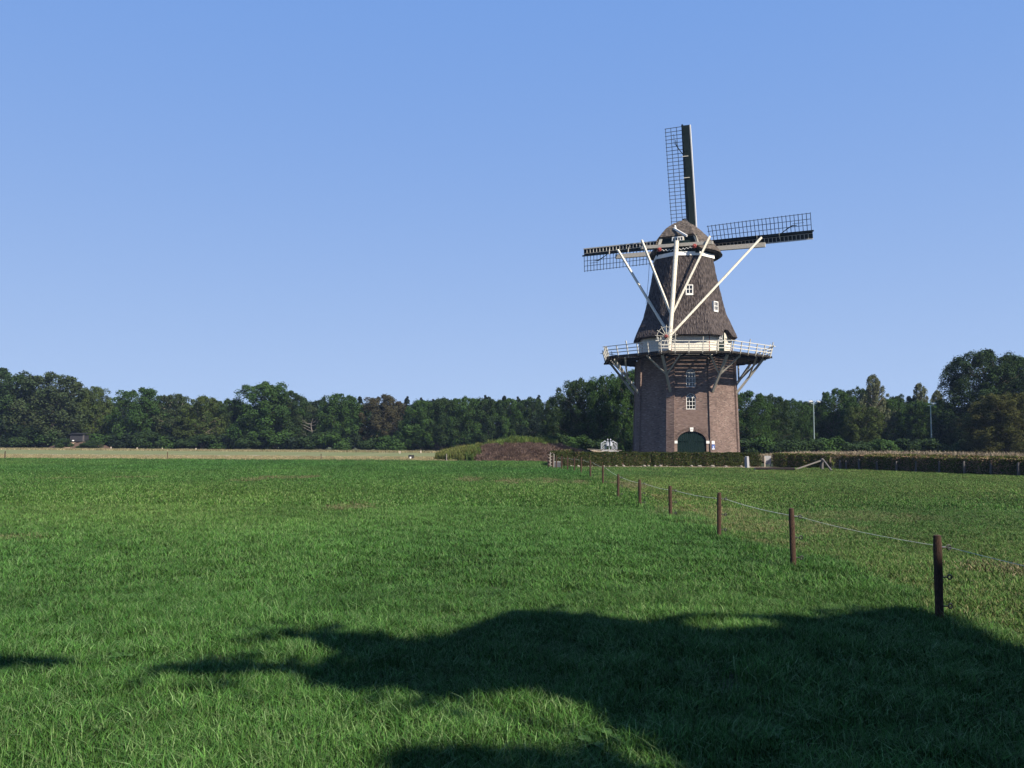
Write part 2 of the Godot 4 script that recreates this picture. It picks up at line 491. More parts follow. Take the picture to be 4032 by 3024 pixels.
func build_mill(C: Vector3) -> void:
	mill = thing("windmill", "tall brick and thatch tower windmill with cream gallery and dark lattice sails", "windmill", C)
	stain.seed = 12; stain.frequency = 0.55; stain.fractal_octaves = 4
	# ---- brick base
	var wall := MB.new()
	for k in 8:
		var kk := k
		var nn := fn(k); var uu := fu(k)
		var up := (nn * (ap_brick(9.5) - ap_brick(0)) + Vector3.UP * 9.5).normalized()
		var out := uu.cross(up).normalized()
		if out.dot(nn) < 0: out = -out
		var base := func(y: float) -> Vector3: return nn * ap_brick(y) + Vector3.UP * y
		var half := func(y: float) -> float: return (rp_brick(y) - 0.33) * sin(PI / 8) - 0.33
		var half2 := func(y: float) -> float: return ap_brick(y) * tan(PI / 8) - 0.24
		var holes := func(y: float) -> Array: return front_holes(y) if kk == 0 else []
		brick_run(wall, base, half2, uu, out, up, 9.55, holes, 3.3 if k == 0 else 99.0, 4.75 if k == 0 else 99.0)
		# corner pier between face k and k+1
		var pn := fn(k + 0.5); var pu := fu(k + 0.5)
		var pup := (pn * (rp_brick(9.5) - rp_brick(0)) + Vector3.UP * 9.5).normalized()
		var pout := pu.cross(pup).normalized()
		if pout.dot(pn) < 0: pout = -pout
		brick_run(wall, func(y: float) -> Vector3: return pn * rp_brick(y) + Vector3.UP * y, func(_y: float) -> float: return 0.37, pu, pout, pup, 9.55, func(_y: float) -> Array: return [])
		for s in [-1.0, 1.0]:
			var sn: Vector3 = (pu * s - pn * 0.15).normalized()
			var su: Vector3 = -pn * s
			brick_run(wall, func(y: float) -> Vector3: return pn * (rp_brick(y) - 0.105) + pu * (0.37 * s) + Vector3.UP * y, func(_y: float) -> float: return 0.10, su, pu * s, pup, 9.55, func(_y: float) -> Array: return [])
	part("brick_wall", wall.mesh(), M.mortar, mill, "octagonal brown brick base with corner piers")
	# plastered inner face of the wall, pierced by the same openings
	var lining := MB.new()
	for k in 8:
		var nn := fn(k); var uu := fu(k)
		for i in 96:
			var y := i * 0.1
			var ap := ap_brick(y) - 0.5; var ap2 := ap_brick(y + 0.1) - 0.5
			var w := ap * tan(PI / 8)
			var segs := [[-w, w]]
			for hh in (front_holes(y + 0.05) if k == 0 else []):
				var out := []
				for g in segs:
					if hh[1] <= g[0] or hh[0] >= g[1]: out.append(g)
					else:
						if hh[0] > g[0]: out.append([g[0], hh[0]])
						if hh[1] < g[1]: out.append([hh[1], g[1]])
				segs = out
			for g in segs:
				lining.quad(nn * ap + uu * g[1] + Vector3.UP * y, nn * ap + uu * g[0] + Vector3.UP * y, nn * ap2 + uu * g[0] + Vector3.UP * (y + 0.1), nn * ap2 + uu * g[1] + Vector3.UP * (y + 0.1))
	part("inner_wall", lining.mesh(), M.plaster, mill)
	for h in [0.02, 9.58]:
		var loft := MB.new()
		for k in 8:
			loft.tri(Vector3.UP * h, fn(k - 0.5) * 4.6 + Vector3.UP * h, fn(k + 0.5) * 4.6 + Vector3.UP * h, Vector3.UP)
		part("loft_floor", loft.mesh(), M.old_wood, mill)
	# arch of standing bricks over the door
	var n0 := fn(0); var u0 := fu(0)
	var fp := func(x: float, y: float, d: float) -> Vector3: return n0 * (ap_brick(y) + d) + u0 * x + Vector3.UP * y
	var steps := 44
	for i in steps:
		var t := PI * (i + 0.5) / steps
		for ringn in 2:
			var g := 0.065 + 0.13 * ringn
			var p: Vector3 = fp.call(DOOR_U - (DOOR_W + g) * cos(t), 1.95 + (0.9 + g) * sin(t), 0.02)
			var rad := (u0 * (-cos(t) / DOOR_W) + Vector3.UP * (sin(t) / 0.9)).normalized()
			var tang := rad.cross(n0)
			bx.append(Transform3D(Basis(tang * 0.066, rad * 0.122, n0 * 0.12), p - n0 * 0.05)); bc.append(brick_colour() * 0.9)
	for s in [-1.0, 1.0]:
		for j in 28:
			var y := 0.02 + j * 0.0625
			if y > 1.72: break
			bx.append(Transform3D(Basis(u0 * 0.26, Vector3.UP * 0.052, n0 * 0.13), fp.call(DOOR_U + s * (DOOR_W + 0.135), y, -0.05))); bc.append(Color(.23, .165, .135) * rf(0.85, 1.15))
	var unit := MB.new()
	unit.box(Vector3.ZERO, Vector3(.5, 0, 0), Vector3(0, .5, 0), Vector3(0, 0, .5))
	var um := unit.mesh()
	var bricks := many("brickwork", um, M.brick, bx, bc, mill)
	bricks.set_meta("kind", "stuff")
	var bm := []
	for i in 6:
		var c := brick_colour()
		bm.append(mat(c.linear_to_srgb(), 0.88, 0.3))
	for xf in fronts:
		var o := part("brick", um, bm[rng.randi() % 6], mill)
		o.transform = xf
	# door
	var door := Node3D.new()
	door.name = "barn_door"
	door.set_meta("label", "dark green arched double door")
	mill.add_child(door, true)
	var nplank := 14
	for i in nplank:
		var x0 := -DOOR_W + 2 * DOOR_W * i / nplank + 0.006
		var x1 := -DOOR_W + 2 * DOOR_W * (i + 1) / nplank - 0.006
		var mb := MB.new()
		var tops := []
		for x in [x0, x1]:
			tops.append(1.95 + 0.9 * sqrt(maxf(0.0, 1 - pow(x / DOOR_W, 2))))
		var d := -0.10 - 0.006 * (i % 2)
		mb.quad(fp.call(DOOR_U + x0, 0, d), fp.call(DOOR_U + x1, 0, d), fp.call(DOOR_U + x1, tops[1], d), fp.call(DOOR_U + x0, tops[0], d))
		for e in [[x0, tops[0], -1.0], [x1, tops[1], 1.0]]:
			mb.quad(fp.call(DOOR_U + e[0], 0, d - 0.03), fp.call(DOOR_U + e[0], 0, d), fp.call(DOOR_U + e[0], e[1], d), fp.call(DOOR_U + e[0], e[1], d - 0.03))
		part("plank", mb.mesh(), M.green, door)
	for s in [-1.0, 1.0]:
		var mb := MB.new()
		mb.beam(fp.call(DOOR_U + s * 1.18, 1.97, -0.085), fp.call(DOOR_U + s * 0.32, 1.97, -0.085), 0.05, 0.09, -1, -1, n0)
		part("strap_hinge", mb.mesh(), M.green, door)
	var ks := MB.new()
	var kq := []
	for d in [0.06, -0.08]:
		for e in [[-0.12, 2.82], [0.12, 2.82], [0.155, 3.17], [-0.155, 3.17]]:
			kq.append(fp.call(DOOR_U + e[0], e[1], d))
	ks.quad(kq[0], kq[1], kq[2], kq[3])
	for i in 4: ks.quad(kq[(i + 1) % 4], kq[i], kq[4 + i], kq[4 + (i + 1) % 4])
	var key := part("keystone", ks.mesh(), M.white, mill, "white dated keystone over the door")
	var tm := TextMesh.new()
	tm.text = "1870"
	var sf := SystemFont.new(); sf.font_names = PackedStringArray(["Droid Serif"])
	tm.font = sf; tm.font_size = 16; tm.pixel_size = 0.0055; tm.depth = 0.006
	var tmi := part("date", tm, M.iron, key)
	tmi.transform = Transform3D(Basis(u0, Vector3.UP, n0), fp.call(DOOR_U, 2.99, 0.063))
	for s in [-1.0, 1.0]:
		var im := MB.new()
		im.box(fp.call(DOOR_U + s * (DOOR_W + 0.135), 1.88, -0.01), u0 * 0.145, Vector3.UP * 0.12, n0 * 0.08)
		part("impost", im.mesh(), M.white, mill)
	# windows in the brick
	arched_window(mill, 0, -0.04, 6.75, 8.35, 0.40)
	arched_window(mill, 0, -0.05, 4.78, 6.2, 0.40)
	for e in [[6.2, -0.05, 4.78]]:
		for i in 18:
			var t := PI * (i + 0.5) / 18
			var p: Vector3 = fp.call(e[1] - 0.5 * cos(t), e[0] - 0.41 + 0.5 * sin(t), 0.012)
			var hood := MB.new()
			var rad := u0 * -cos(t) + Vector3.UP * sin(t)
			hood.box(p, rad.cross(n0) * 0.04, rad * 0.055, n0 * 0.03)
			part("arch_brick", hood.mesh(), bm[i % 6], mill)
	# notices on the pier beside the door
	var pn1 := fn(0.5); var pu1 := fu(0.5)
	var np := func(x: float, y: float, d: float) -> Vector3: return pn1 * (rp_brick(y) + d) + pu1 * x + Vector3.UP * y
	var s1 := MB.new(); s1.box(np.call(-0.10, 1.86, 0.02), pu1 * 0.14, Vector3.UP * 0.14, pn1 * 0.012)
	part("notice_board", s1.mesh(), M.white, mill, "small white square notice on the pier")
	var s2 := MB.new(); s2.box(np.call(-0.10, 1.46, 0.02), pu1 * 0.15, Vector3.UP * 0.22, pn1 * 0.012)
	var sg := part("name_board", s2.mesh(), M.blue, mill, "blue plate with a white emblem and white strip")
	var s3 := MB.new(); s3.box(np.call(-0.10, 1.30, 0.036), pu1 * 0.13, Vector3.UP * 0.04, pn1 * 0.003)
	part("white_strip", s3.mesh(), M.white, sg)
	var s4 := MB.new(); s4.box(np.call(-0.10, 1.47, 0.036), pu1 * 0.045, Vector3.UP * 0.05, pn1 * 0.003)
	part("emblem", s4.mesh(), M.white, sg)
	build_gallery()
	build_body()
	build_cap()

func build_gallery() -> void:
	var gal := Node3D.new()
	gal.name = "gallery"
	gal.set_meta("label", "octagonal timber gallery with dark deck and cream railing")
	mill.add_child(gal, true)
	var y := 9.62
	for k in 8:
		var nn := fn(k); var uu := fu(k)
		var a := 4.52
		while a < 7.2:
			var mb := MB.new()
			var w0 := a * tan(PI / 8) - 0.008; var w1 := (a + 0.212) * tan(PI / 8) - 0.008
			var yy := y + rf(-0.006, 0.006)
			var q := []
			for h in [yy + 0.02, yy + 0.045]:
				for e in [[a, -w0], [a, w0], [a + 0.212, w1], [a + 0.212, -w1]]:
					q.append(nn * e[0] + uu * e[1] + Vector3.UP * h)
			mb.quad(q[4], q[7], q[6], q[5]); mb.quad(q[0], q[1], q[2], q[3])
			for i in 4: mb.quad(q[(i + 1) % 4], q[i], q[4 + i], q[4 + (i + 1) % 4])
			part("plank", mb.mesh(), M.deck, gal)
			a += 0.28
		for x in [-2.25, -0.75, 0.75, 2.25]:
			var j := MB.new()
			var st := maxf(4.45, absf(x) / tan(PI / 8) + 0.1)
			j.beam(nn * st + uu * x + Vector3.UP * (y - 0.09), nn * 7.36 + uu * x + Vector3.UP * (y - 0.09), 0.10, 0.15)
			part("joist", j.mesh(), M.deck, gal)
		var cj := MB.new()
		cj.beam(fn(k + 0.5) * 4.75 + Vector3.UP * (y - 0.10), fn(k + 0.5) * 8.0 + Vector3.UP * (y - 0.10), 0.14, 0.18)
		part("corner_joist", cj.mesh(), M.deck, gal)
		var fs := MB.new()
		var hw := 7.27 * tan(PI / 8)
		fs.beam(nn * 7.27 - uu * (hw - 0.05) + Vector3.UP * (y - 0.04), nn * 7.27 + uu * (hw - 0.05) + Vector3.UP * (y - 0.04), 0.07, 0.17)
		part("edge_board", fs.mesh(), M.deck, gal)
		var inner := MB.new()
		var hi := 6.0 * tan(PI / 8)
		inner.beam(nn * 6.0 - uu * hi + Vector3.UP * (y - 0.24), nn * 6.0 + uu * hi + Vector3.UP * (y - 0.24), 0.14, 0.14)
		part("bearer", inner.mesh(), M.deck, gal)
		# railing: posts lean outwards
		for i in 6:
			var u := lerpf(-hw + 0.12, hw - 0.12, i / 5.0)
			var p := MB.new()
			var tall := 0.30 if (i + k) % 3 == 0 else 0.0
			p.beam(nn * 7.24 + uu * u + Vector3.UP * (y - 0.16), nn * (7.50 + tall * 0.2) + uu * u * 1.035 + Vector3.UP * (y + 0.93 + tall), 0.085, 0.085, 0.07, 0.07, nn)
			part("railing_post", p.mesh(), M.rail, gal)
		for e in [[0.30, 0.075, 0.03, 0.0], [0.58, 0.075, 0.03, 0.0], [0.90, 0.06, 0.055, 0.32]]:
			var d: float = 7.24 + 0.26 * (e[0] + 0.16) / 1.09
			var hr: float = d * tan(PI / 8) + e[3]
			var rl := MB.new()
			rl.beam(nn * d - uu * hr + Vector3.UP * (y + e[0]), nn * d + uu * hr + Vector3.UP * (y + e[0]), e[2], e[1])
			part("rail", rl.mesh(), M.rail, gal)
		# struts
		var cd := fn(k + 0.5); var ct := fu(k + 0.5)
		var lo := cd * (rp_brick(6.35) - 0.02) + Vector3.UP * 6.35
		var hi2 := cd * 7.25 + Vector3.UP * (y - 0.2)
		var st1 := MB.new()
		st1.beam(lo, hi2, 0.19, 0.19, -1, -1, ct)
		part("gallery_strut", st1.mesh(), M.beam_grey, mill)
		for s in [-1.0, 1.0]:
			var st2 := MB.new()
			var mid := lo.lerp(hi2, 0.46)
			var end: Vector3 = fn(k + 0.5 + s * 0.5) * 6.95 + fu(k + 0.5 + s * 0.5) * (-s * 1.25) + Vector3.UP * (y - 0.19)
			st2.beam(mid, end, 0.12, 0.12, -1, -1, ct)
			part("side_strut", st2.mesh(), M.beam_grey, mill)

var BODY := [[11.45, 4.97], [11.75, 4.86], [12.43, 4.56], [13.04, 4.26], [13.64, 4.00], [14.85, 3.67], [16.06, 3.40], [17.3, 3.13], [19.05, 2.84]]
func body_r(h: float) -> float:
	for i in BODY.size() - 1:
		if h <= BODY[i + 1][0]:
			return lerpf(BODY[i][1], BODY[i + 1][1], clampf((h - BODY[i][0]) / (BODY[i + 1][0] - BODY[i][0]), 0, 1))
	return BODY[-1][1]

func build_body() -> void:
	# cream weatherboards below the thatch
	var y0 := 9.68
	for k in 8:
		var nn := fn(k); var uu := fu(k)
		var hw := 4.05 * tan(PI / 8) - 0.03
		for i in 9:
			var mb := MB.new()
			var ya := y0 + i * 0.225; var yb := ya + 0.24
			var segs := [[-hw, hw]]
			if k == 1: segs = [[-hw, -0.50], [0.50, hw]]
			for s in segs:
				var q := []
				for e in [[ya, 4.10], [yb, 4.05]]:
					for x in s: q.append(nn * e[1] + uu * x + Vector3.UP * e[0])
				mb.quad(q[0], q[1], q[3], q[2])
				mb.quad(q[0] - nn * 0.05, q[1] - nn * 0.05, q[1], q[0])
				mb.quad(q[3], q[3] - nn * 0.05, q[2] - nn * 0.05, q[2])
			part("weatherboard", mb.mesh(), M.cream, mill)
		var cs := MB.new()
		cs.beam(fn(k + 0.5) * 4.375 + Vector3.UP * y0, fn(k + 0.5) * 4.375 + Vector3.UP * 11.75, 0.07, 0.07)
		part("corner_strip", cs.mesh(), M.red, mill)
	# gallery door, and the frame round it
	var n1 := fn(1); var u1 := fu(1)
	var gp1 := func(x: float, y: float, d: float) -> Vector3: return n1 * (4.06 + d) + u1 * x + Vector3.UP * y
	var gd := Node3D.new()
	gd.name = "gallery_door"; gd.set_meta("label", "dark green half-glazed door onto the gallery")
	mill.add_child(gd, true)
	for i in 6:
		var pl := MB.new()
		pl.box(gp1.call(-0.35 + 0.14 * i, 10.25, 0.03), u1 * 0.067, Vector3.UP * 0.58, n1 * 0.02)
		part("plank", pl.mesh(), M.green, gd)
	var gl := MB.new(); gl.box(gp1.call(0, 11.35, 0.03), u1 * 0.42, Vector3.UP * 0.52, n1 * 0.02)
	part("door_top", gl.mesh(), M.green, gd)
	for e in [[-0.11, 11.02], [0.11, 11.02], [-0.11, 11.34], [0.11, 11.34]]:
		var pa := MB.new(); pa.box(gp1.call(e[0] - 0.05, e[1] + 0.1, 0.055), u1 * 0.095, Vector3.UP * 0.14, n1 * 0.004)
		part("pane", pa.mesh(), M.glass, gd)
	for e in [[-0.27, 11.28, 0.02, 0.34], [-0.05, 11.28, 0.02, 0.34], [0.17, 11.28, 0.02, 0.34], [-0.05, 10.95, 0.24, 0.02], [-0.05, 11.28, 0.24, 0.02], [-0.05, 11.6, 0.24, 0.02]]:
		var ba := MB.new(); ba.box(gp1.call(e[0], e[1], 0.066), u1 * e[2], Vector3.UP * e[3], n1 * 0.012)
		part("glazing_bar", ba.mesh(), M.white, gd)
	for s in [-1.0, 1.0]:
		var jb := MB.new(); jb.box(gp1.call(s * 0.47, 10.75, 0.05), u1 * 0.05, Vector3.UP * 1.07, n1 * 0.06)
		part("door_jamb", jb.mesh(), M.cream, mill)
	var hood := MB.new(); hood.box(gp1.call(0.85, 11.55, 0.06), u1 * 0.32, Vector3.UP * 0.22, n1 * 0.03)
	part("hood_panel", hood.mesh(), M.cream, mill)
	# thatch
	var nz := FastNoiseLite.new(); nz.seed = 8; nz.frequency = 1.1; nz.fractal_octaves = 4
	var th := MB.new()
	var cols := 192; var rows := 84
	var P := func(i: int, j: int) -> Vector3:
		var a := TAU * i / cols
		var kf := fposmod(a - OCT + PI / 8, PI / 4) - PI / 8
		var t := float(j) / rows
		var bump := 0.0
		var da := wrapf(a - (OCT + PI / 4 + 0.07), -PI, PI)
		bump = 0.62 * exp(-pow(da / 0.13, 4))
		var sag := 0.05 * nz.get_noise_2d(cos(a) * 6, sin(a) * 6)
		var h := lerpf(11.45 + bump + sag, 19.05, pow(t, 1.05))
		var apo := body_r(h) * cos(PI / 8)
		var r := lerpf(apo / cos(kf), body_r(h), 0.22)
		var d := 0.05 * nz.get_noise_3d(sin(a) * r * 2.2, h * 0.5, cos(a) * r * 2.2) + 0.03 * nz.get_noise_3d(sin(a) * r * 7, h * 1.2, cos(a) * r * 7)
		return dv(a) * (r + d) + Vector3.UP * h
	for i in cols:
		for j in rows:
			th.quad(P.call(i, j), P.call(i + 1, j), P.call(i + 1, j + 1), P.call(i, j + 1))
		var a0: Vector3 = P.call(i, 0); var a1: Vector3 = P.call(i + 1, 0)
		var b0 := a0 * Vector3(0.93, 1, 0.93) - Vector3(0, 0.10, 0); var b1 := a1 * Vector3(0.93, 1, 0.93) - Vector3(0, 0.10, 0)
		var c0 := a0 * Vector3(0.84, 1, 0.84) + Vector3(0, 0.15, 0); var c1 := a1 * Vector3(0.84, 1, 0.84) + Vector3(0, 0.15, 0)
		th.quad(b0, b1, a1, a0); th.quad(c0, c1, b1, b0)
	part("thatched_body", th.mesh(), M.thatch, mill, "dark brown thatched octagonal tower flaring to a skirt")
	# small windows in the thatch
	for e in [[0, 0.06, 15.15, 16.12, 0.33], [1, -0.22, 13.70, 14.67, 0.33]]:
		var win := Node3D.new(); win.name = "thatch_window"
		mill.add_child(win, true)
		var nn := fn(e[0]); var uu := fu(e[0])
		var d: float = body_r(e[2]) * cos(PI / 8) + 0.09
		var o := func(x: float, y: float, z: float) -> Vector3: return nn * (d + z) + uu * (e[1] + x) + Vector3.UP * y
		var hc: float = (e[2] + e[3]) * 0.5; var hh: float = (e[3] - e[2]) * 0.5
		var bxm := MB.new()
		for s in [-1.0, 1.0]:
			bxm.box(o.call(s * (e[4] - 0.04), hc, -0.20), uu * 0.045, Vector3.UP * hh, nn * 0.22)
		bxm.box(o.call(0, e[3] - 0.045, -0.20), uu * (e[4] - 0.09), Vector3.UP * 0.045, nn * 0.22)
		part("frame", bxm.mesh(), M.white, win)
		var sill := MB.new(); sill.box(o.call(0, e[2] + 0.09, -0.17), uu * (e[4] - 0.088), Vector3.UP * 0.09, nn * 0.21)
		part("sill", sill.mesh(), M.white, win)
		for s in [-1.0, 1.0]:
			for q in [-1.0, 1.0]:
				var pa := MB.new(); pa.box(o.call(s * 0.12, hc + 0.06 + q * 0.16, -0.04), uu * 0.10, Vector3.UP * 0.14, nn * 0.004)
				part("pane", pa.mesh(), M.glass, win)
		var v1 := MB.new(); v1.box(o.call(0, hc + 0.06, -0.02), uu * 0.03, Vector3.UP * 0.33, nn * 0.015)
		part("glazing_bar", v1.mesh(), M.white, win)
		var v2 := MB.new(); v2.box(o.call(0, hc + 0.06, -0.018), uu * 0.24, Vector3.UP * 0.028, nn * 0.015)
		part("glazing_bar", v2.mesh(), M.white, win)
	# ring at the top of the thatch
	for k in 8:
		var mb := MB.new()
		var q := []
		for e in [[2.97, 18.96], [2.93, 19.32], [2.72, 19.32]]:
			for s in [-0.5, 0.5]: q.append(fn(k + s) * e[0] + Vector3.UP * e[1])
		mb.quad(q[0], q[1], q[3], q[2]); mb.quad(q[2], q[3], q[5], q[4])
		mb.quad(fn(k - 0.5) * 2.7 + Vector3.UP * 18.96, fn(k + 0.5) * 2.7 + Vector3.UP * 18.96, q[1], q[0])
		part("ring_board", mb.mesh(), M.white, mill)
	var dr := MB.new()
	dr.tube([Vector3(0, 19.0, 0), Vector3(0, 20.4, 0)], [2.66, 2.6], 40)
	part("cap_drum", dr.mesh(), M.green, mill)

const PSI := 0.4712            # tail 27 degrees to the west of the camera side
func tl(a: float, l: float, h: float) -> Vector3:              # a: along the shaft to the wind, l: to the side, h: height
	return Vector3(sin(PSI), 0, -cos(PSI)) * a + Vector3(cos(PSI), 0, sin(PSI)) * l + Vector3.UP * h

func build_cap() -> void:
	var cap := Node3D.new()
	cap.name = "cap"
	cap.set_meta("label", "round brown thatched cap with a dark gable and cream posts")
	mill.add_child(cap, true)
	var nz := FastNoiseLite.new(); nz.seed = 5; nz.frequency = 1.3; nz.fractal_octaves = 4
	var cols := 120; var rows := 40
	var P := func(i: int, j: int) -> Vector3:
		var a := TAU * i / cols                      # 0: to the tail
		var s := float(j) / rows
		var da := absf(wrapf(a, -PI, PI))
		var rear := 1.0 - smoothstep(0.50, 0.58, da)
		var rim := 1.0 / sqrt(pow(cos(a) / 3.95, 2) + pow(sin(a) / 3.42, 2))
		var hb := lerpf(19.62, 20.95, rear)
		var rb := lerpf(rim, 3.22 / maxf(cos(a), 0.5) * (0.985 if da < 1 else 1.0), rear)
		var hp := 23.08
		var f := 0.10 + 0.90 * pow(s, 0.93)
		f += 0.06 * sin(PI * s)
		var hh := lerpf(hp, hb, s)
		hh -= 0.16 * sin(PI * s) * rear * -1.0
		var d := 0.06 * nz.get_noise_3d(sin(a) * 6, s * 14, cos(a) * 6)
		var r := rb * f + d
		# the crest runs along the shaft
		return tl(0.75 - cos(a) * r - (1.0 - s) * 0.1, sin(a) * r * (1.0 if s > 0.1 else 0.8), hh + d * 0.5 - (1.0 - s) * 0.12 * absf(sin(a)))
	var th := MB.new()
	for i in cols:
		for j in rows:
			th.quad(P.call(i, j + 1), P.call(i + 1, j + 1), P.call(i + 1, j), P.call(i, j))
		var top: Vector3 = tl(0.7, 0, 23.12)
		th.quad(P.call(i, 0), P.call(i + 1, 0), top, top)
		var a0: Vector3 = P.call(i, rows); var a1: Vector3 = P.call(i + 1, rows)
		var cc := tl(0.75, 0, 0)
		var sh := func(p: Vector3, g: float, dy: float) -> Vector3: return Vector3(lerpf(cc.x, p.x, g), p.y + dy, lerpf(cc.z, p.z, g))
		th.quad(sh.call(a0, 0.93, -0.16), sh.call(a1, 0.93, -0.16), a1, a0)
		th.quad(sh.call(a0, 0.72, 0.10), sh.call(a1, 0.72, 0.10), sh.call(a1, 0.93, -0.16), sh.call(a0, 0.93, -0.16))
	part("thatched_roof", th.mesh(), M.thatch_cap, cap)
	var crest := MB.new()
	crest.tube([tl(0.1, 0, 23.02), tl(0.7, 0, 23.17), tl(1.4, 0, 23.1), tl(2.0, 0, 22.9)], [0.10, 0.16, 0.15, 0.1], 8)
	part("ridge_cap", crest.mesh(), M.iron, cap)
	# rear gable
	for i in 18:
		var l := -1.72 + 0.2 * i
		var mb := MB.new()
		mb.box(tl(-2.2, l + 0.1, 20.05), tl(0, 0.094, 0), Vector3.UP * 0.86, tl(0.02, 0, 0))
		part("gable_board", mb.mesh(), M.green, cap)
	for e in [[-1.72, -1.45, 0.13], [-0.42, -0.36, 0.10], [0.68, 0.62, 0.10], [1.98, 1.70, 0.13]]:
		var mb := MB.new()
		mb.beam(tl(-2.3, e[0], 20.02), tl(-2.3, e[1], 20.80), 0.24 if e[2] > 0.11 else 0.16, 0.10, -1, -1, tl(1, 0, 0))
		part("gable_post", mb.mesh(), M.cream, cap)
	var fr := MB.new()
	for e in [[0.13, 20.78, 0.52, 0.05], [0.13, 20.42, 0.52, 0.05]]:
		fr.box(tl(-2.34, e[0], e[1]), tl(0, e[2], 0), Vector3.UP * e[3], tl(0.05, 0, 0))
	for i in 5:
		fr.box(tl(-2.34, -0.35 + i * 0.24, 20.6), tl(0, 0.035, 0), Vector3.UP * 0.13, tl(0.05, 0, 0))
	part("gable_window_frame", fr.mesh(), M.white, cap)
	for i in 4:
		var pa := MB.new(); pa.box(tl(-2.31, -0.23 + i * 0.24, 20.6), tl(0, 0.085, 0), Vector3.UP * 0.13, tl(0.006, 0, 0))
		part("gable_pane", pa.mesh(), M.glass, cap)
	# dark apron below the cap
	var apn := MB.new()
	apn.box(tl(-2.15, 0.1, 19.5), tl(0, 2.0, 0), Vector3.UP * 0.3, tl(0.05, 0, 0))
	part("apron_board", apn.mesh(), M.green, cap)
	# beams
	var b1 := MB.new()
	b1.beam(tl(-2.55, -3.36, 20.10), tl(-2.55, 3.42, 19.88), 0.26, 0.30)
	part("short_beam", b1.mesh(), M.beam_grey, cap)
	var b2 := MB.new()
	b2.beam(tl(1.5, -7.3, 20.45), tl(1.5, 7.3, 20.15), 0.30, 0.42)
	part("long_beam", b2.mesh(), M.beam_grey, cap)
	# tail pole and braces
	var pole := MB.new()
	pole.tube([tl(-2.95, 0.20, 20.24), tl(-4.3, 0.2, 15.0), tl(-5.4, 0.1, 9.95)], [0.22, 0.20, 0.18], 10)
	part("tail_pole", pole.mesh(), M.cream, mill)
	for s in [-1.0, 1.0]:
		var br := MB.new()
		br.beam(tl(1.3, s * 7.0, 20.95 - 0.12 * s), tl(-5.09, 0.13 + s * 0.10, 11.4), 0.175, 0.175)
		part("long_brace", br.mesh(), M.cream, mill)
		var sb := MB.new()
		sb.beam(tl(-2.75, s * 3.2, 20.6 - 0.15 * s), tl(-4.66, 0.17 + s * 0.10, 13.4), 0.175, 0.175)
		part("short_brace", sb.mesh(), M.cream, mill)
	# winding wheel
	var wh := Node3D.new(); wh.name = "winding_wheel"; wh.set_meta("label", "spoked cream winding wheel with a red hub"); mill.add_child(wh, true)
	var wc := tl(-5.85, 0.0, 11.15)
	var wx := tl(0, 1, 0); var ax := tl(-1, 0, 0)
	var rimm := MB.new()
	var pts := []; var rr := []
	for i in 33:
		var a := TAU * i / 32
		pts.append(wc + wx * cos(a) * 0.84 + Vector3.UP * sin(a) * 0.84); rr.append(0.026)
	rimm.tube(pts, rr, 6, false)
	part("rim", rimm.mesh(), M.cream, wh)
	var ir := MB.new(); pts = []; rr = []
	for i in 25:
		var a := TAU * i / 24
		pts.append(wc + wx * cos(a) * 0.32 + Vector3.UP * sin(a) * 0.32); rr.append(0.02)
	ir.tube(pts, rr, 6, false)
	part("inner_ring", ir.mesh(), M.cream, wh)
	for i in 13:
		var a := TAU * i / 13 + 0.1
		var sp := MB.new(); var d := wx * cos(a) + Vector3.UP * sin(a)
		sp.tube([wc + d * 0.1, wc + d * 1.02], [0.028, 0.024], 6)
		part("spoke", sp.mesh(), M.cream, wh)
	var hb := MB.new(); hb.tube([wc - ax * 0.35, wc + ax * 0.12, wc + ax * 0.16], [0.17, 0.17, 0.1], 14)
	part("hub", hb.mesh(), M.red, wh)
	# brake lever and its prop
	var lv := MB.new()
	lv.beam(tl(-1.9, -0.35, 21.75), tl(-3.3, 1.25, 20.55), 0.13, 0.17)
	part("brake_lever", lv.mesh(), M.white, mill)
	var lp := MB.new()
	lp.beam(tl(-1.8, -0.2, 21.7), tl(-1.8, -0.28, 22.05), 0.12, 0.10)
	part("lever_prop", lp.mesh(), M.white, mill)
	var rp := MB.new()
	rp.tube([tl(0.2, -3.35, 19.9), tl(0.2, -3.5, 17.6), tl(0.2, -3.75, 15.2)], [0.02, 0.02, 0.02], 5)
	part("brake_rope", rp.mesh(), M.lath, mill)
	# red rosettes and the cord between them
	for l in [-1.50, 1.78]:
		var ro := MB.new()
		for i in 7:
			var a := TAU * i / 7
			ro.ball(tl(-2.72, l + cos(a) * 0.13, 19.70 + sin(a) * 0.13), Vector3(0.085, 0.085, 0.085), 7, 5)
		ro.ball(tl(-2.80, l, 19.70), Vector3(0.09, 0.09, 0.09), 7, 5)
		part("red_rosette", ro.mesh(), M.bright_red, mill)
	var gc := MB.new(); pts = []; rr = []
	for i in 73:
		var t := i / 72.0
		pts.append(tl(-2.72, lerpf(-1.3, 1.6, t), 19.62 - 0.10 * sin(PI * t) + 0.07 * sin(t * TAU * 9))); rr.append(0.022)
	gc.tube(pts, rr, 5, false)
	part("garland_cord", gc.mesh(), M.cord, mill)
	# front of the cap: white edge boards and shaft
	for s in [-1.0, 1.0]:
		var eb := MB.new()
		eb.beam(tl(1.7, 0.15 * s, 22.98), tl(3.35, 2.3 * s, 21.0), 0.12, 0.10)
		part("edge_board", eb.mesh(), M.white, cap)
	var tau := deg_to_rad(11)
	var axis := (tl(cos(tau), 0, 0) + Vector3.UP * sin(tau)).normalized()
	var hub := tl(3.2, -0.15, 21.36)
	var shaft := MB.new()
	shaft.tube([hub - axis * 3.0, hub + axis * 0.5], [0.3, 0.34], 12)
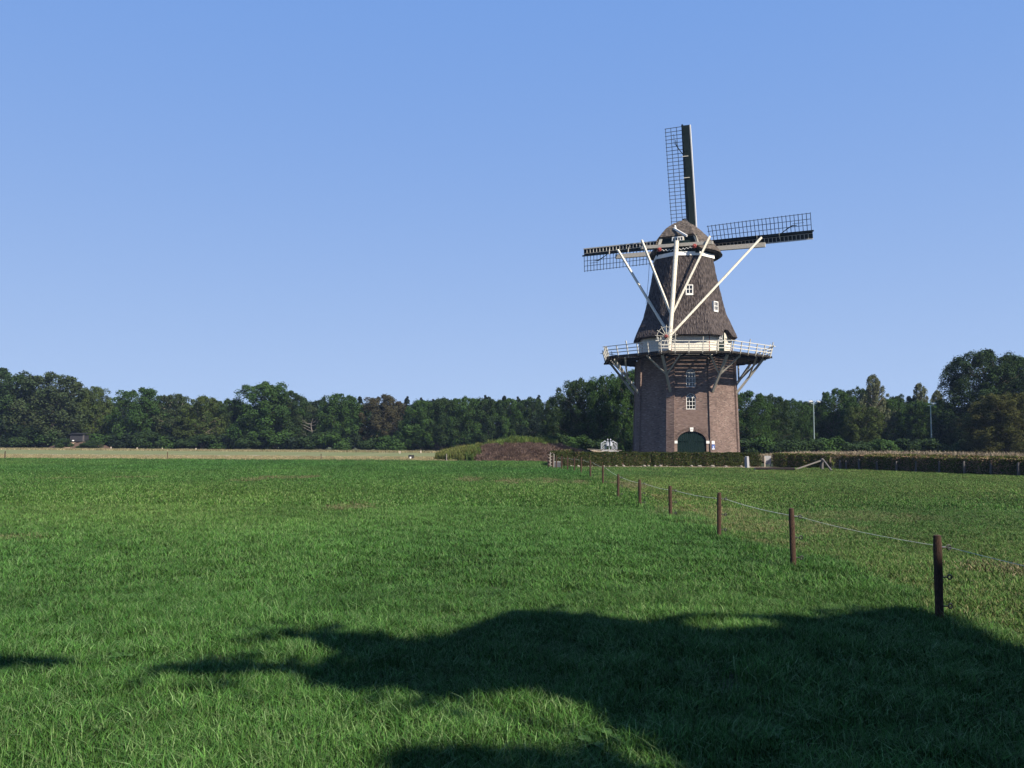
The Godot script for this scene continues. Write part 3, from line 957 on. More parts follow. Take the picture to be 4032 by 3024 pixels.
	part("windshaft", shaft.mesh(), M.iron, mill)
	var rv := tl(0, 1, 0)
	var uv := rv.cross(axis)
	if uv.y < 0: uv = -uv
	for k in 4:
		var a := deg_to_rad(0.3) + PI / 2 * k
		build_sail(hub + axis * (0.15 if k % 2 == 0 else -0.2), rv * cos(a) + uv * sin(a), -rv * sin(a) + uv * cos(a), axis, k)

func build_sail(hub: Vector3, d: Vector3, side: Vector3, axis: Vector3, k: int) -> void:
	var sail := Node3D.new()
	sail.name = "sail"
	sail.set_meta("label", ["sail standing out level", "sail standing upright", "sail standing out level", "lowest sail behind the tower"][k])
	mill.add_child(sail, true)
	var beta := func(s: float) -> float: return deg_to_rad(lerpf(24.0, 8.0, clampf((s - 1.8) / 9.6, 0, 1)))
	var at := func(s: float, w: float, z: float) -> Vector3:
		var b: float = beta.call(s)
		return hub + d * s + side * (w * cos(b)) - axis * (w * sin(b)) + axis * z
	var spar := MB.new()
	spar.beam(hub - d * 0.0, hub + d * 5.0, 0.34, 0.36, 0.28, 0.30, axis)
	spar.beam(hub + d * 5.0, hub + d * 11.5, 0.28, 0.30, 0.15, 0.16, axis)
	part("spar", spar.mesh(), M.sail_dark, sail)
	# trailing lattice
	for i in 27:
		var s := 1.95 + 0.36 * i
		var mb := MB.new()
		mb.beam(at.call(s, -0.05, -0.02), at.call(s, 1.70, -0.02), 0.055, 0.05, -1, -1, axis)
		part("cross_lath", mb.mesh(), M.lath, sail)
	for w in [0.56, 1.10, 1.62]:
		var mb := MB.new()
		for i in 12:
			mb.beam(at.call(1.85 + 0.79 * i, w, -0.05), at.call(1.85 + 0.79 * (i + 1), w, -0.05), 0.052, 0.04, -1, -1, axis)
		part("long_lath", mb.mesh(), M.lath, sail)
	# leading board with its ribs
	var lb := MB.new()
	for i in 12:
		var sa := 1.6 + 0.815 * i; var sb := sa + 0.815
		for z in [[0.0, 0.02], [0.0, 0.0]]:
			pass
		lb.quad(at.call(sa, -0.70, 0.10), at.call(sa, 0.0, 0.16), at.call(sb, 0.0, 0.16), at.call(sb, -0.70, 0.10))
		lb.quad(at.call(sb, -0.70, 0.13), at.call(sb, 0.0, 0.19), at.call(sa, 0.0, 0.19), at.call(sa, -0.70, 0.13))
	part("leading_board", lb.mesh(), M.sail_dark, sail)
	if k == 1 or k == 3:
		var skin := MB.new()
		for i in 12:
			var sa := 1.6 + 0.815 * i; var sb := sa + 0.815
			skin.quad(at.call(sa, -0.70, 0.0), at.call(sa, -0.02, -0.17), at.call(sb, -0.02, -0.13), at.call(sb, -0.70, 0.0))
		part("rear_skin", skin.mesh(), M.sail_dark, sail)
	else:
		for i in 26:
			var s := 2.0 + 0.36 * i
			var mb := MB.new()
			mb.beam(at.call(s, -0.26, 0.02), at.call(s, -0.70, 0.02), 0.045, 0.06, -1, -1, axis)
			part("rib", mb.mesh(), M.rib, sail)
		var il := MB.new()
		il.beam(at.call(1.8, -0.27, 0.0), at.call(11.4, -0.22, 0.0), 0.03, 0.04, -1, -1, axis)
		part("inner_rail", il.mesh(), M.rib, sail)
	var ed := MB.new()
	for i in 6:
		ed.beam(at.call(1.6 + 1.63 * i, -0.73, 0.05), at.call(1.6 + 1.63 * (i + 1), -0.73, 0.05), 0.10, 0.18, -1, -1, axis)
	part("leading_edge", ed.mesh(), M.white if k == 1 else M.rib, sail)
	# air-brake lever near the tip and two spacer blocks
	var lev := MB.new()
	lev.tube([at.call(8.6, 0.05, -0.12), at.call(9.25, 0.45, -0.2), at.call(9.65, 0.66, -0.2), at.call(10.1, 0.66, -0.15)], [0.035, 0.05, 0.06, 0.03], 6)
	part("brake_arm", lev.mesh(), M.sail_dark, sail)
	var rod := MB.new()
	rod.beam(at.call(9.7, 0.84, -0.1), at.call(10.7, 0.84, -0.1), 0.04, 0.04, -1, -1, axis)
	part("brake_rod", rod.mesh(), M.lath, sail)
	for s in [6.4, 8.45]:
		var blk := MB.new()
		blk.beam(at.call(s, 0.15, -0.2), at.call(s, -0.42, -0.12), 0.06, 0.06, -1, -1, axis)
		part("spacer_block", blk.mesh(), M.rib, sail)

# ---------------------------------------------------------------- trees
var shapes := {}

func leaf(b: MB, p: Vector3, nn: Vector3, len: float, wid: float) -> void:
	var t := nn.cross(Vector3(rf(-1, 1), rf(-1, 1), rf(-1, 1))).normalized()
	if t.length() < 0.5: t = Vector3.RIGHT
	var s := nn.cross(t).normalized()
	var a := p - t * len * 0.5; var c := p + t * len * 0.5
	var l := p - s * wid * 0.5 + nn * wid * 0.12; var r := p + s * wid * 0.5 + nn * wid * 0.12
	b.tri(a, l, c, (nn - s * 0.3).normalized()); b.tri(a, c, r, (nn + s * 0.3).normalized())

func rdir() -> Vector3:
	var y := rf(-1, 1); var a := rf(0, TAU); var r := sqrt(1 - y * y)
	return Vector3(cos(a) * r, y, sin(a) * r)

func tone(b: MB, spread := 0.35) -> void:
	var t := rf(1 - spread, 1 + spread)
	b.col = Color(t * rf(0.9, 1.12), t, t * rf(0.85, 1.1))

# all shapes stand 1 high on the origin, about 1 wide at most; the copies are stretched to size
func broadleaf(sd: int, leaves: int, lsize: float, bottom: float, nl: int, spread := 0.40, l0 := 0.050, l1 := 0.105, cone := 0.0) -> Dictionary:
	rng.seed = sd
	var lobes := []
	for i in nl:
		var y := lerpf(bottom + 0.04, 0.93, pow((i + rf(0, 1)) / nl, 0.9))
		var t := (y - bottom) / (1.0 - bottom)
		var env := spread * pow(maxf(0.02, sin(PI * clampf(0.20 + t * 0.74, 0, 1))), 0.6) * rf(0.85, 1.15)
		env *= 1.0 - cone * t
		var a := i * 2.39996 + rf(-0.6, 0.6)
		var rr := env * sqrt(rf(0.25, 1.0))
		lobes.append([Vector3(cos(a) * rr, y, sin(a) * rr), rf(l0, l1) * (1.0 - 0.35 * t), rf(0.72, 1.30), rf(0.9, 1.15)])
	for i in nl / 3:
		var y := lerpf(bottom + 0.12, 0.84, (i + 0.5) / (nl / 3))
		var a := i * 2.4 + 1.0; var rr := spread * (1.0 - cone * y) * rf(0.1, 0.5)
		lobes.append([Vector3(cos(a) * rr, y, sin(a) * rr), l1 * rf(1.0, 1.35) * (1.0 - 0.6 * cone), rf(0.8, 1.15), 1.0])
	for i in 7:
		var a := rf(0, TAU); var rr := rf(0, spread * 0.55) * (1.0 - cone)
		lobes.append([Vector3(cos(a) * rr, 0.97 - rr * rf(0.2, 0.55), sin(a) * rr), l0 * rf(0.6, 1.0), rf(0.8, 1.3), 1.0])
	var tr := MB.new()
	var lean := Vector3(rf(-.05, .05), 0, rf(-.05, .05))
	tr.tube([Vector3.ZERO, Vector3(0, bottom * 0.8 + 0.05, 0) + lean * 0.5, Vector3(0, 0.42, 0) + lean, Vector3(0, 0.66, 0) + lean], [0.022, 0.016, 0.008, 0.002], 7)
	for l in lobes:
		if rng.randf() < 0.5: continue
		var st := Vector3(0, clampf(l[0].y - rf(0.08, 0.25), bottom * 0.7, 0.7), 0) + lean * 0.7
		var md: Vector3 = st.lerp(l[0], 0.5) + Vector3(rf(-.03, .03), rf(-.02, .04), rf(-.03, .03))
		tr.tube([st, md, l[0]], [0.006, 0.004, 0.0015], 5, false)
	var b := MB.new()
	for i in leaves:
		var l: Array = lobes[rng.randi() % lobes.size()]
		var dd := rdir()
		if dd.y < -0.2 and rng.randf() < 0.5: dd.y = -dd.y
		var k := rf(0.70, 1.02) if rng.randf() < 0.82 else rf(0.95, 1.35)
		if cone > 0: k = rf(0.5, 1.6)
		var p: Vector3 = l[0] + dd * Vector3(1.0, 1.12, 1.0) * l[1] * k
		if p.y < 0.01: continue
		var t := rf(0.65, 1.4) * float(l[2])
		b.col = Color(t * float(l[3]) * rf(0.92, 1.1), t, t * rf(0.85, 1.1))
		leaf(b, p, (dd * 0.8 + rdir() + Vector3(0, 0.3, 0)).normalized(), lsize * rf(0.6, 1.3), lsize * rf(0.4, 0.8))
	return {"crown": b.mesh(), "trunk": tr.mesh()}

func conifer(sd: int, leaves: int, lsize: float) -> Dictionary:
	rng.seed = sd
	var tr := MB.new()
	tr.tube([Vector3.ZERO, Vector3(0, .98, 0)], [0.016, 0.002], 6)
	var b := MB.new()
	var arms := []
	for i in 60:
		var y := rf(0.25, 0.96)
		var a := rf(0, TAU)
		var ln := 0.24 * pow(1.02 - y, 0.8) * rf(0.75, 1.1)
		arms.append([y, a, ln])
	for i in leaves:
		var e: Array = arms[rng.randi() % arms.size()]
		var t := rf(0.15, 1.0)
		var p := Vector3(cos(e[1]) * e[2] * t + rf(-.015, .015), e[0] - t * t * 0.03 + rf(-.012, .008), sin(e[1]) * e[2] * t + rf(-.015, .015))
		tone(b)
		leaf(b, p, (Vector3(0, 1, 0) + rdir() * 0.8).normalized(), lsize * rf(0.8, 1.4), lsize * rf(0.3, 0.5))
	return {"crown": b.mesh(), "trunk": tr.mesh()}

func bush(sd: int, leaves: int, lsize: float) -> Dictionary:
	rng.seed = sd
	var b := MB.new(); var tr := MB.new()
	var lobes := []
	for i in 9:
		var a := i * 2.4
		lobes.append([Vector3(cos(a) * rf(.05, .34), rf(0.2, 0.72), sin(a) * rf(.05, .34)), rf(0.16, 0.28)])
		tr.tube([Vector3(0, 0, 0), lobes[-1][0]], [0.02, 0.006], 5, false)
	for i in leaves:
		var l: Array = lobes[rng.randi() % lobes.size()]
		var dd := rdir()
		var p: Vector3 = l[0] + dd * l[1] * rf(0.6, 1.15)
		if p.y < 0.01: p.y = rf(0.01, 0.2)
		tone(b)
		leaf(b, p, (dd + rdir() * 0.9 + Vector3(0, .3, 0)).normalized(), lsize * rf(0.7, 1.3), lsize * rf(0.4, 0.8))
	return {"crown": b.mesh(), "trunk": tr.mesh()}

func make_tree_shapes() -> void:
	shapes.broad = []; shapes.fine = []; shapes.birch = []; shapes.conifer = []; shapes.bush = []
	for i in 8: shapes.broad.append(broadleaf(100 + i, 26000, 0.023, [0.04, 0.08, 0.03, 0.10][i % 4], [64, 84, 96, 58][i % 4]))
	for i in 4: shapes.fine.append(broadleaf(200 + i, 42000, 0.0180, 0.03, 130, 0.41, 0.042, 0.088))
	for i in 2: shapes.birch.append(broadleaf(300 + i, 26000, 0.017, 0.05, 120, 0.40, 0.024, 0.050, 0.60))
	shapes.giant = []
	for i in 2: shapes.giant.append(broadleaf(250 + i, 85000, 0.0135, 0.03, 190, 0.41, 0.040, 0.080))
	for i in 2: shapes.conifer.append(conifer(400 + i, 9000, 0.026))
	for i in 4: shapes.bush.append(bush(500 + i, 5000, 0.062))
	rng.seed = 77

func tree(called: String, kind: String, variant: int, at: Vector3, height: float, width: float, leafm: String, label: String, group := "", bark := "bark") -> Node3D:
	var t := thing(called, label, "shrub" if kind == "bush" else "tree", at, variant * 1.7 + at.x, group)
	var s: Dictionary = shapes[kind][variant % shapes[kind].size()]
	for e in [["trunk", s.trunk, M[bark]], ["crown", s.crown, M[leafm]]]:
		var o := part("stems" if kind == "bush" and e[0] == "trunk" else e[0], e[1], e[2], t)
		o.scale = Vector3(width, height, width)
	return t

# px, top py, width px, depth z
func tree_px(called: String, kind: String, variant: int, px: float, top: float, wpx: float, z: float, leafm: String, label: String, group := "", bark := "bark") -> void:
	var p := atz(px, top, z)
	var wide := wpx / F * -z * 1.12
	tree(called, kind, variant, Vector3(p.x, 0, z), p.y * 1.02, wide, leafm, label, group, bark)

func beside(px: float) -> String:
	if px < 330: return "behind the small grey shed"
	if px < 640: return "between the shed and the pale-limbed trees"
	if px < 980: return "behind the pale-limbed trees"
	if px < 1180: return "under the high domed tree"
	if px < 1300: return "around the bare dead tree"
	if px < 1620: return "around the brownish tree"
	return "behind the weedy mound"

func build_woods() -> void:
	var G := "trees of the wood beyond the meadow"
	var common := "dark green broadleaf tree in the wood beyond the pale meadow"
	var Z := -148.0
	# front row, from the end of the meadow to the mound
	tree_px("oak_tree", "broad", 0, 10, 1458, 330, Z, "leaf_dark", "tallest dark oak at the corner of the wood, beyond the grey shed", G)
	tree_px("oak_tree", "broad", 1, 205, 1476, 350, Z - 2, "leaf_grey", "wide grey-green oak with see-through crown beside the shed", G)
	tree_px("maple_tree", "broad", 2, 365, 1528, 190, Z - 4, "leaf_olive", "yellowish olive tree overhanging the grey shed", G)
	tree_px("locust_tree", "broad", 3, 560, 1534, 260, Z, "leaf_green", common, G)
	tree_px("locust_tree", "broad", 4, 690, 1556, 220, Z - 1, "leaf_grey", "grey-green tree with pale twisted branches at the wood edge", G, "pale_bark")
	tree_px("locust_tree", "broad", 5, 800, 1566, 210, Z, "leaf_olive", "olive tree with pale bare limbs showing at the wood edge", G, "pale_bark")
	tree_px("oak_tree", "broad", 6, 905, 1575, 190, Z - 3, "leaf_dark", common, G)
	tree_px("oak_tree", "broad", 7, 1045, 1514, 300, Z, "leaf_green", "high domed green tree rising above the middle of the wood", G)
	tree_px("oak_tree", "broad", 0, 1140, 1545, 200, Z - 3, "leaf_dark", common, G)
	tree_px("oak_tree", "broad", 1, 1215, 1600, 150, Z - 4, "leaf_grey", common, G)
	tree_px("spruce_tree", "conifer", 0, 1275, 1558, 210, Z - 16, "leaf_conifer", "dark conifer top poking out behind the domed green tree", G)
	tree_px("oak_tree", "broad", 2, 1345, 1556, 230, Z, "leaf_green", "rounded fresh green tree between the dead tree and the brownish tree", G)
	tree_px("spruce_tree", "conifer", 1, 1418, 1557, 190, Z - 14, "leaf_conifer", "dark conifer top behind the brownish tree", G)
	tree_px("beech_tree", "broad", 3, 1512, 1560, 220, Z, "leaf_brown", "brownish leafed tree among green trees of the wood", G)
	tree_px("spruce_tree", "conifer", 0, 1603, 1557, 190, Z - 12, "leaf_conifer", "lone dark conifer spire above the wood near the brownish tree", G)
	for e in [[1665, 1580, 190, 4], [1745, 1574, 190, 5], [1840, 1566, 190, 6], [1925, 1572, 180, 7], [2010, 1574, 180, 0], [2090, 1570, 170, 1]]:
		tree_px("oak_tree", "broad", e[3], e[0], e[1], e[2], Z + 4, "leaf_dark" if e[3] % 2 else "leaf_green", ("dark green" if e[3] % 2 else "mid green") + " broadleaf tree of the front row behind the weedy mound", "trees of the wood behind the mound")
	for e in [[1660, 1566], [1705, 1572], [1790, 1570], [1912, 1556], [1985, 1558], [2040, 1562], [2120, 1556], [1860, 1568]]:
		tree_px("spruce_tree", "conifer", int(e[0]) % 2, e[0], e[1] - 4, 190, Z - 8, "leaf_conifer", "dark conifer spire showing over the trees behind the weedy mound", "conifers behind the mound")
	# second row that closes the wood
	for i in 26:
		var px := -120.0 + i * 88 + rf(-20, 20)
		var top := 1590.0 + rf(-14, 16)
		if px < 320: top = 1545
		tree_px("oak_tree", "broad", i, px, top, 200, Z - 14 - rf(0, 6), ["leaf_dark", "leaf_conifer", "leaf_green"][i % 3], ["dark green", "blackish green", "mid green"][i % 3] + " back-row tree of the wood " + beside(px), "back row " + beside(px))
	# small trees and shrubs at the foot
	for i in 40:
		var px := -100.0 + i * 57 + rf(-15, 15)
		if absf(px - 306) < 80: continue
		tree_px("shrub", "bush", i, px, 1700.0 + rf(-26, 12), 130, Z + 3 + rf(-3, 1), ["leaf_dark", "leaf_green", "leaf_conifer", "leaf_dark"][i % 4], ["dark", "fresh green", "blackish", "dark"][i % 4] + " shrub at the foot of the wood " + beside(px), "shrubs " + beside(px))
	tree_px("shrub", "bush", 1, 1590, 1655, 110, Z + 5, "leaf_green", "small fresh green tree standing forward of the brownish tree", G)
	# nearer trees behind the hedge and the mill
	var GN := "trees behind the windmill"
	for e in [[2195, 1560, 170, -118, 0, "leaf_dark"], [2285, 1496, 250, -108, 1, "leaf_dark"], [2400, 1478, 250, -104, 2, "leaf_green"], [2490, 1466, 250, -100, 3, "leaf_green"], [2600, 1520, 240, -112, 0, "leaf_dark"], [2700, 1540, 240, -116, 1, "leaf_dark"], [2800, 1550, 220, -112, 2, "leaf_green"]]:
		tree_px("oak_tree", "fine", e[4], e[0], e[1], e[2], e[3], e[5], ("dark" if e[5] == "leaf_dark" else "fresh") + " green broadleaf tree close behind the windmill and its hedge", GN)
	for e in [[2950, 1545, 230, -106, 3, "leaf_green"], [3040, 1556, 200, -110, 0, "leaf_dark"], [3120, 1575, 190, -118, 1, "leaf_green"], [3200, 1580, 180, -124, 2, "leaf_grey"], [3290, 1536, 200, -118, 3, "leaf_green"], [3375, 1530, 170, -120, 1, "leaf_dark"]]:
		tree_px("oak_tree", "fine", e[4], e[0], e[1], e[2], e[3], e[5], {"leaf_green": "fresh green", "leaf_dark": "dark green", "leaf_grey": "greyish"}[e[5]] + " broadleaf tree in the belt between the windmill and the tall birch", "trees of the belt beyond the bank")
	tree_px("birch_tree", "birch", 0, 3440, 1480, 210, -112, "leaf_birch", "tall pale grey-green birch rising above the tree belt", "", "pale_bark")
	tree_px("birch_tree", "birch", 1, 3622, 1513, 150, -122, "leaf_birch", "slimmer birch between the tall birch and the floodlight", "", "pale_bark")
	tree_px("birch_tree", "birch", 0, 3690, 1540, 160, -128, "leaf_birch", "lower hazy birch just behind the second floodlight", "", "pale_bark")
	for e in [[3480, 1570, 200, -114, 0, "leaf_green"], [3545, 1558, 190, -124, 1, "leaf_dark"], [3620, 1580, 190, -120, 2, "leaf_green"], [3700, 1580, 190, -122, 3, "leaf_dark"], [3400, 1600, 190, -110, 1, "leaf_olive"], [3790, 1600, 190, -116, 0, "leaf_dark"]]:
		tree_px("oak_tree", "fine", e[4], e[0], e[1], e[2], e[3], e[5], {"leaf_green": "fresh green", "leaf_dark": "dark green", "leaf_olive": "olive"}[e[5]] + " broadleaf tree below the birches beyond the dry grass bank", "trees below the birches")
	tree_px("oak_tree", "giant", 0, 3880, 1382, 420, -104, "leaf_dark", "largest dark green oak towering over the tree belt", "")
	tree_px("oak_tree", "giant", 1, 4060, 1398, 380, -106, "leaf_green", "second big green oak joined to the largest oak", "")
	tree_px("chestnut_tree", "giant", 1, 3950, 1548, 330, -92, "leaf_rust", "rust-tinged olive tree standing before the largest oak", "")
	for i in 18:
		var px := 2170.0 + i * 110 + rf(-14, 14)
		tree_px("oak_tree", "broad", i, px, 1630.0 + rf(-14, 14), 260, -132 + rf(-5, 3), "leaf_dark" if i % 2 else "leaf_conifer", ("dark" if i % 2 else "blackish") + " low back-row tree " + ("behind the windmill" if px < 2960 else "between the windmill and the birches" if px < 3420 else "beyond the dry grass bank"), "back row behind the windmill")
	for i in 24:
		var px := 2180.0 + i * 82 + rf(-14, 14)
		tree_px("shrub", "bush", i, px, 1716.0 + rf(-22, 10), 130, -97 + rf(-4, 2), ["leaf_dark", "leaf_green", "leaf_dark"][i % 3], ["dark", "green", "dark"][i % 3] + " shrub under the trees " + ("behind the windmill" if px < 2960 else "between the windmill and the birches" if px < 3420 else "beyond the dry grass bank"), "shrubs under the nearer trees")

func build_shade_tree() -> void:
	# the oak behind the camera whose shadow lies over the near grass
	rng.seed = 4242
	var main := PackedVector2Array()
	for e in [[984, 2482], [1230, 2478], [1458, 2505], [1731, 2510], [1914, 2437], [2016, 2404], [2244, 2418], [2426, 2437], [2581, 2437], [2973, 2420], [3200, 2437], [3337, 2402], [3474, 2393], [3610, 2409], [3701, 2464], [3838, 2491], [3929, 2555], [4200, 2580], [5200, 2720], [6600, 3400], [5200, 4600], [3000, 4400], [2700, 3300], [2560, 3024], [2471, 2956], [2317, 2883], [2244, 2810], [2016, 2750], [1686, 2783], [1549, 2737], [1322, 2756], [1212, 2737], [1094, 2665], [775, 2690], [560, 2650], [620, 2612], [1000, 2600], [1139, 2637], [1290, 2600], [1100, 2520]]:
		var p := gp(e[0], e[1]); main.append(Vector2(p.x, p.z))
	var extra := []
	for poly in [[[-60, 2606], [120, 2612], [330, 2624], [240, 2646], [0, 2650], [-60, 2650]], [[1480, 2975], [2300, 2965], [2530, 3060], [2500, 3300], [1480, 3200]]]:
		var q := PackedVector2Array()
		for e in poly:
			var p := gp(e[0], e[1]); q.append(Vector2(p.x, p.z))
		extra.append(q)
	var notch := gp(2836, 2476)
	var b := MB.new()
	var spots := []
	var tries := 0
	var edge := FastNoiseLite.new(); edge.seed = 21; edge.frequency = 0.9; edge.fractal_octaves = 2
	while spots.size() < 19000 and tries < 400000:
		tries += 1
		var g := Vector2(rf(-8, 14), rf(-13, 1.5))
		var inside := true
		for off in [Vector2(0, -0.28), Vector2(0, 0.08), Vector2(-0.10, 0), Vector2(0.10, 0)]:
			inside = inside and Geometry2D.is_point_in_polygon(g + off, main)
		for q in extra:
			if Geometry2D.is_point_in_polygon(g, q) and rng.randf() < 0.5: inside = true
		if not inside:
			# loose sprays round the edge of the crown
			var off := Vector2(rf(-0.55, 0.55), rf(-0.40, 0.40))
			if rng.randf() > 0.22 or not Geometry2D.is_point_in_polygon(g + off + Vector2(0, -0.2), main): continue
			if edge.get_noise_2d(g.x, g.y) < 0.02: continue
		var nd := Vector2((g.x - notch.x) / 0.55, (g.y - notch.z) / 0.30)
		if nd.length() < 1.0: continue
		var h := rf(9.0, 13.5)
		spots.append(Vector3(g.x, 0, g.y) + SUN * (h / SUN.y))
	for p in spots:
		tone(b)
		leaf(b, p, (Vector3(0, 0.6, 0) + rdir() + SUN * 0.6).normalized(), rf(0.16, 0.30), rf(0.10, 0.20))
	var foot := Vector3(11.5, 0, 4.5)
	var t := thing("oak_tree", "spreading oak behind the viewpoint whose shadow covers the near grass", "tree", foot)
	var tr := MB.new()
	tr.tube([Vector3(0, -0.1, 0), Vector3(0.1, 3, 0), Vector3(0.0, 7, 0.1), Vector3(-0.3, 11, 0)], [0.42, 0.33, 0.26, 0.12], 12)
	for i in 26:
		var e: Vector3 = spots[rng.randi() % spots.size()] - foot
		var st := Vector3(0, rf(5.0, 9.5), 0)
		tr.tube([st, st.lerp(e, 0.5) + Vector3(0, rf(0.2, 0.8), 0), e], [0.13, 0.07, 0.02], 6, false)
	part("trunk", tr.mesh(), M.bark, t)
	var o := part("crown", b.mesh(), M.leaf_green, t)
	o.position = -foot
	rng.seed = 99
	for e in [[-26.0, 15.0, 13.0], [-16.0, 14.0, 14.0], [-6.0, 14.5, 14.0], [3.5, 14.0, 15.0], [13.0, 15.0, 16.0], [22.0, 13.0, 15.0], [31.0, 9.0, 15.0]]:  # unseen row of oaks, added to block sky light and deepen the near shadow
		tree("oak_tree", "broad", int(e[2]), Vector3(e[0], 0, e[1]), e[2], e[2] * 0.95, "leaf_dark", "oak added out of view behind the viewpoint to block sky light", "oaks added behind the viewpoint")

# ---------------------------------------------------------------- hedges
func hedge(label: String, pts: Array, thick: float, height: float, copper: float, green := "hedge") -> void:
	var t := thing("hedge", label, "hedge", pts[0])
	var core := MB.new()
	var fol := MB.new(); var fol2 := MB.new()
	for i in pts.size() - 1:
		var a: Vector3 = pts[i] - pts[0]; var c: Vector3 = pts[i + 1] - pts[0]
		var d := (c - a).normalized(); var s := Vector3(-d.z, 0, d.x)
		var len := a.distance_to(c)
		core.beam(a + Vector3.UP * height * 0.42, c + Vector3.UP * height * 0.42, thick * 0.42, height * 0.80)
		var nleaf := int(len * (height * 2 + thick) * 1000)
		for k in nleaf:
			var x := rf(-0.1, len + 0.1)
			var q := rng.randf() * (height * 2 + thick)
			var p: Vector3; var nn: Vector3
			var wob := 0.05 * sin(x * 3.1 + i) + 0.04 * sin(x * 7.7)
			if q < height: p = Vector3(0, q, 0) + s * (thick * 0.5 - rf(-0.03, 0.20) + wob); nn = s
			elif q < 2 * height: p = Vector3(0, q - height, 0) - s * (thick * 0.5 - rf(-0.03, 0.20) + wob); nn = -s
			else: p = Vector3(0, height - rf(-0.03, 0.09) + wob * 0.5, 0) + s * (q - 2 * height - thick * 0.5); nn = Vector3.UP
			if p.y < 0.12 and rng.randf() < 0.6: continue
			var m := fol
			var patch := sin(x * 1.3 + i * 2.0) + 0.6 * sin(x * 3.7 + p.y * 2.0)
			if rng.randf() < copper + 0.28 * copper * patch: m = fol2
			tone(m, 0.5)
			leaf(m, a + d * x + p, (nn + rdir() * 0.95 + Vector3(0, .25, 0)).normalized(), rf(0.06, 0.11), rf(0.04, 0.07))
	part("inner_stems", core.mesh(), M.hedge_core, t)
	part("foliage", fol.mesh(), M[green], t)
	if fol2.v.size(): part("copper_foliage", fol2.mesh(), M.hedge_copper, t)

func build_hedges() -> void:
	hedge("long clipped dark green hedge in front of the windmill", [Vector3(3.1, 0, -62.6), Vector3(11, 0, -64.6), Vector3(19.3, 0, -64.6)], 0.75, 1.08, 0.03)
	hedge("low hedge running back beside the weedy mound towards the wood", [Vector3(3.3, 0, -63.6), Vector3(6.0, 0, -82)], 0.7, 1.10, 0.15)
	hedge("clipped green hedge between the gap and the corner post", [Vector3(20.5, 0, -64.3), Vector3(23.6, 0, -61.2)], 0.75, 1.05, 0.15, "hedge_sunlit")
	hedge("brown and green beech hedge lined with weathered posts", [Vector3(23.9, 0, -60.6), Vector3(29.6, 0, -50.6), Vector3(38, 0, -37)], 0.75, 1.02, 0.38, "hedge_sunlit")
	hedge("second hedge behind the beech hedge, below the dry grass bank", [Vector3(26.5, 0, -60.5), Vector3(41, 0, -45)], 1.2, 1.08, 0.25, "hedge_sunlit")

# ---------------------------------------------------------------- tufts
func tuft(sd: int, blades: int, size: float, h0: float, h1: float, w: float, lean: float, cols: Array) -> ArrayMesh:
	rng.seed = sd
	var b := MB.new()
	for i in blades:
		var o := Vector3(rf(-size, size), 0, rf(-size, size))
		var a := rf(0, TAU)
		var dir := Vector3(cos(a), 0, sin(a))
		var h := rf(h0, h1); var ln := rf(0.15, 1.0) * lean * h
		var s := Vector3(-sin(a + rf(-.7, .7)), 0, cos(a + rf(-.7, .7))).normalized() * w * rf(0.6, 1.3) * 0.5
		var m1 := o + dir * ln * 0.35 + Vector3.UP * h * 0.6
		var tip := o + dir * ln + Vector3.UP * (h * rf(0.75, 1.0))
		var c: Color = cols[rng.randi() % cols.size()]
		var t := rf(0.55, 1.45)
		b.col = Color(c.r * t, c.g * t, c.b * t)
		var n1 := s.cross(m1 - o).normalized()
		if n1.y < 0: n1 = -n1
		var n2 := s.cross(tip - m1).normalized()
		if n2.y < 0: n2 = -n2
		b.tri(o - s, o + s, m1 + s * 0.85, n1); b.tri(o - s, m1 + s * 0.85, m1 - s * 0.85, n1)
		b.tri(m1 - s * 0.85, m1 + s * 0.85, tip, n2)
	return b.mesh()

func fence_x(z: float) -> float:               # the fence line
	return lerpf(4.75, 4.05, clampf((-z - 9) / 16.0, 0, 1))

var LUSH := [Color(.036, .092, .021), Color(.048, .112, .026), Color(.024, .066, .016), Color(.060, .126, .032), Color(.100, .152, .062)]
var WORN := [Color(.054, .112, .027), Color(.068, .124, .033), Color(.094, .126, .044), Color(.042, .098, .023), Color(.145, .144, .072)]

